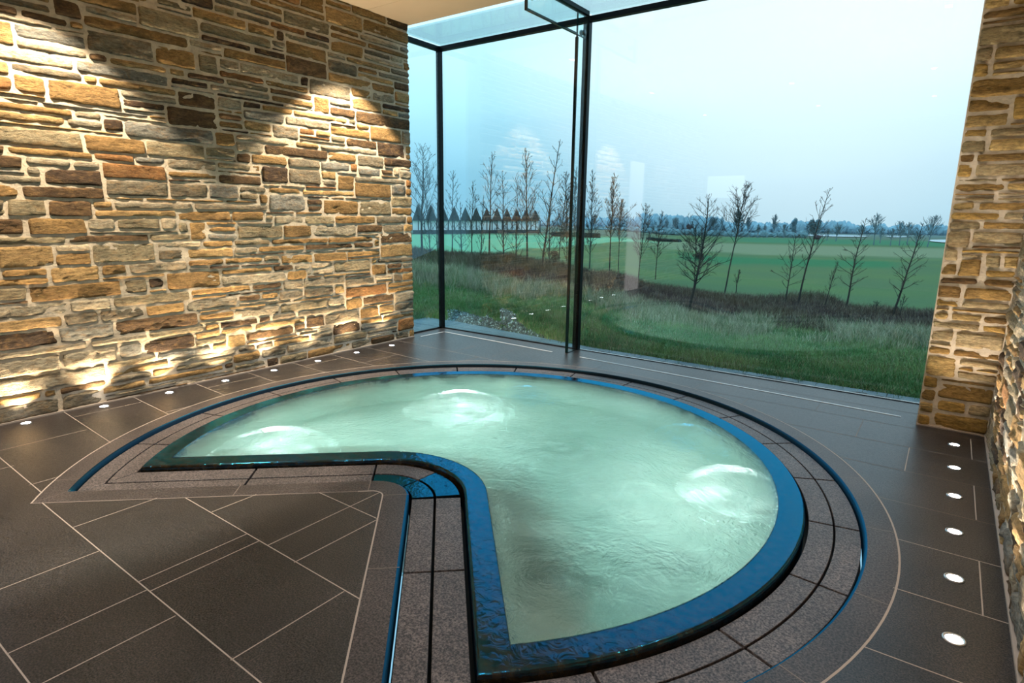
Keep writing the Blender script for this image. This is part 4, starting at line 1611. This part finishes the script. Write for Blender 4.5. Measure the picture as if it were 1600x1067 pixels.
M['wood_far'] = simple('hazy_blue_woodland', (.31, .46, .55), .95, var=(.02, .85, 1.15))  # haze is put into the base colour of the woodland
M['wood_mid'] = simple('hazy_dark_woodland', (.17, .28, .32), .95, var=(.03, .8, 1.2))  # nearer belt, with less haze mixed into its colour
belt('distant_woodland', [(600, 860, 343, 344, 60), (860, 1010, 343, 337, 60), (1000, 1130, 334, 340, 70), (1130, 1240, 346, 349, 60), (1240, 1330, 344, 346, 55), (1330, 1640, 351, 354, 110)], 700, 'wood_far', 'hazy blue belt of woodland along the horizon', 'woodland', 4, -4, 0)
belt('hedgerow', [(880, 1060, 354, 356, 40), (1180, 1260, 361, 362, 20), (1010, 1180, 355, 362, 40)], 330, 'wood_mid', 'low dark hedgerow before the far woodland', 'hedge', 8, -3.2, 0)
mb = MB()
a0, a1 = az_of(880), az_of(937)
def low_hedge(pa, pb, D, z0, h, name, label, seed):
    r = random.Random(seed); mb = MB()
    for i in range(1500):
        az = az_of(r.triangular(pa, pb, r.uniform(pa, pb))); dd = D + r.uniform(-2, 2); z0 = ground(az, dd, False)
        c = Vector((math.sin(az) * dd, math.cos(az) * dd, z0 + r.random() ** 1.3 * h)); s = .35
        u = Vector((r.gauss(0, 1), r.gauss(0, 1), r.gauss(0, 1))).normalized() * s; w = u.orthogonal().normalized() * s
        n0 = len(mb.v); mb.v += [tuple(c - u), tuple(c + w), tuple(c + u), tuple(c - w)]; mb.f.append((n0, n0 + 1, n0 + 2, n0 + 3)); mb.mi.append(0)
    return tag(mb.build(name, M['hedge']), label, 'hedge')
low_hedge(862, 902, 165, -1.75, 1.0, 'clipped_hedge', 'long dark low hedge behind the glass fin and black post', 5)
low_hedge(912, 938, 165, -1.85, 1.0, 'clipped_hedge', 'short dark low hedge right of the black post', 5)
low_hedge(1012, 1066, 185, -2.6, .6, 'clipped_hedge', 'flat dark hedge left of the big dark tree', 5)

# ------------------------------------------------------------------ the long gabled building
bl = empty('gabled_building', (0, 0, 0))
azA, azB = az_of(612), az_of(844)
PA = Vector((math.sin(azA) * 165, math.cos(azA) * 176, 0)); PB = Vector((math.sin(azB) * 200, math.cos(azB) * 200, 0))
dv = (PB - PA); Lb = dv.length; dv.normalize(); nv = Vector((-dv.y, dv.x, 0))
if nv.dot(PA) < 0:
    nv = -nv
zb = -1.35
bl.location = (PA.x, PA.y, zb)
M['roof'] = simple('dark_slate_gable', (.016, .030, .040), .8, var=(.5, .8, 1.2))
M['roofedge'] = simple('grey_roof_edge', (.12, .17, .19), .7)
M['bwall'] = simple('pale_blue_wall', (.85, .92, .96), .8)
M['bpost'] = simple('dark_posts', (.02, .035, .045), .8)
M['bbase'] = simple('dark_plinth', (.035, .05, .06), .9)


def bpart(mb, name, m_, label=None):
    o = mb.build(name, M[m_]); o.parent = bl
    o.matrix_parent_inverse = Matrix.Translation(-bl.location)
    if label:
        o['label'] = label
    return o


def hz(px, py, D):
    a = az_of(px)
    return z_for(a, D, py)


NG = 12
am = (azA + azB) / 2
EXT = Vector((math.sin(am), math.cos(am), 0))
z_e0, z_e1 = hz(640, 344, 180), hz(842, 345, 200)
z_t0, z_t1 = hz(647, 319, 180), hz(835, 329, 200)
zb0, zb1 = hz(640, 358, 180), hz(842, 359, 200)
for i in range(NG):
    t = (i + .5) / NG; half = Lb / NG / 2 * .99
    ze = z_e0 + (z_e1 - z_e0) * t; zt = z_t0 + (z_t1 - z_t0) * t
    c = PA + dv * Lb * t
    mb = MB()
    A = []; B = []
    for (s_, z_) in ((-half, ze), (0, zt), (half, ze)):
        A.append(c + dv * s_ + Vector((0, 0, z_))); B.append(c + dv * s_ + EXT * 5 + Vector((0, 0, z_)))
    n0 = len(mb.v); mb.v += [tuple(p) for p in A + B]
    mb.f += [(n0, n0 + 1, n0 + 2), (n0 + 3, n0 + 5, n0 + 4), (n0, n0 + 3, n0 + 4, n0 + 1), (n0 + 1, n0 + 4, n0 + 5, n0 + 2), (n0, n0 + 2, n0 + 5, n0 + 3)]; mb.mi += [0] * 5
    gb = bpart(mb, 'gable', 'roof')
    mb = MB()
    for s_ in (-1, 1):
        a = c + dv * half * s_ + Vector((0, 0, ze)) - nv * .15; b = c + Vector((0, 0, zt)) - nv * .15
        q = Vector((0, 0, -.22))
        mb.quad(a, b, b + q, a + q)
    e_ = bpart(mb, 'verge_board', 'roofedge'); e_.parent = gb; e_.matrix_parent_inverse = Matrix.Translation(-bl.location)
mb = MB()
for s0, s1 in ((0, 1),):
    a = PA + nv * .8; b = PB + nv * .8
    mb.quad(a + Vector((0, 0, zb0)), b + Vector((0, 0, zb1)), b + Vector((0, 0, z_e1)), a + Vector((0, 0, z_e0)))
    mb.quad(b + Vector((0, 0, zb1)), b + nv * 6 + Vector((0, 0, zb1)), b + nv * 6 + Vector((0, 0, z_e1)), b + Vector((0, 0, z_e1)))
    mb.quad(a + Vector((0, 0, zb0)), a + nv * 6 + Vector((0, 0, zb0)), a + nv * 6 + Vector((0, 0, z_e0)), a + Vector((0, 0, z_e0)))
bpart(mb, 'wall', 'bwall')
mb = MB()
a = PA - nv * .3; b = PB - nv * .3
for (o1, o2) in ((Vector((0, 0, 0)), nv * 9),):
    mb.quad(a + Vector((0, 0, zb0)), b + Vector((0, 0, zb1)), b + Vector((0, 0, zb1 - 1.2)), a + Vector((0, 0, zb0 - 1.2)))
    mb.quad(a + Vector((0, 0, zb0)), b + Vector((0, 0, zb1)), b + nv * 9 + Vector((0, 0, zb1)), a + nv * 9 + Vector((0, 0, zb0)))
    mb.quad(b + Vector((0, 0, zb1)), b + nv * 9 + Vector((0, 0, zb1)), b + nv * 9 + Vector((0, 0, zb1 - 1.2)), b + Vector((0, 0, zb1 - 1.2)))
bpart(mb, 'plinth', 'bbase')
mb = MB()
mb.quad(a + Vector((0, 0, zb0 - 1.0)) - nv, b + Vector((0, 0, zb1 - 1.0)) - nv, b + Vector((0, 0, zb1 - 1.3)) - nv, a + Vector((0, 0, zb0 - 1.3)) - nv)
bpart(mb, 'kerb', 'roofedge')
NP = 24
for i in range(NP + 1):
    t = i / NP; c = PA + dv * Lb * t; w = .11
    z0_ = zb0 + (zb1 - zb0) * t; z1_ = z_e0 + (z_e1 - z_e0) * t
    mb = MB()
    P = [c - dv * w - nv * w, c + dv * w - nv * w, c + dv * w + nv * w, c - dv * w + nv * w]
    n0 = 0; mb.v = [tuple(p + Vector((0, 0, z0_))) for p in P] + [tuple(p + Vector((0, 0, z1_ + .1))) for p in P]
    for q in ((0, 3, 2, 1), (4, 5, 6, 7), (0, 1, 5, 4), (1, 2, 6, 5), (2, 3, 7, 6), (3, 0, 4, 7)):
        mb.f.append(q); mb.mi.append(0)
    bpart(mb, 'post', 'bpost')
tag(bl, 'long low building with a row of dark pointed gables on slim posts, far left', 'building')

# ------------------------------------------------------------------ sky and sun
w = bpy.data.worlds.new('sky'); SC.world = w; w.use_nodes = True
nt = w.node_tree; nt.nodes.clear()
out = nt.nodes.new('ShaderNodeOutputWorld')
tc = N(nt, 'ShaderNodeTexCoord').outputs['Generated']
sp = N(nt, 'ShaderNodeSeparateXYZ', {'Vector': tc})
mp = N(nt, 'ShaderNodeMapping', {'Vector': tc, 'Scale': (1.2, 1.2, 5.0)})
nz = N(nt, 'ShaderNodeTexNoise', {'Vector': mp.outputs['Vector'], 'Scale': 2.0, 'Detail': 4.0})
ad = N(nt, 'ShaderNodeMath', {0: nz.outputs['Fac'], 1: .10, 2: -.05}, operation='MULTIPLY_ADD')
sz = N(nt, 'ShaderNodeMath', {0: sp.outputs['Z'], 1: ad.outputs[0]}, operation='ADD')
sky = ramp(nt, sz.outputs[0], [(0.0, (.15, .33, .44)), (.05, (.17, .37, .49)), (.17, (.31, .56, .67)), (.34, (.46, .70, .78)), (.6, (.44, .78, .96)), (1.0, (.42, .80, 1.05))])
# brighter, whiter veil towards the right of the view
dt = N(nt, 'ShaderNodeVectorMath', {0: tc, 1: (-.17, .93, .30)}, operation='DOT_PRODUCT')
fv = N(nt, 'ShaderNodeMapRange', {'Value': dt.outputs['Value'], 'From Min': .88, 'From Max': 1.0, 'To Min': 0.0, 'To Max': .8})
mx = N(nt, 'ShaderNodeMix', data_type='RGBA', blend_type='MIX')
nt.links.new(fv.outputs['Result'], mx.inputs['Factor']); nt.links.new(sky, mx.inputs['A']); mx.inputs['B'].default_value = (.66, .72, .75, 1)
bg = N(nt, 'ShaderNodeBackground', {'Color': mx.outputs['Result'], 'Strength': 1.76})
nt.links.new(bg.outputs[0], out.inputs['Surface'])

SC.view_settings.view_transform = 'Standard'
SC.view_settings.look = 'None'
SC.view_settings.gamma = 1
SC.view_settings.exposure = 0.08
SC.view_settings.use_curve_mapping = False
cy = SC.cycles
cy.max_bounces = 10
cy.diffuse_bounces = 3
cy.glossy_bounces = 4
cy.transmission_bounces = 6
cy.transparent_max_bounces = 24
cy.caustics_refractive = True
cy.caustics_reflective = False
cy.sample_clamp_indirect = 6
cy.use_denoising = True
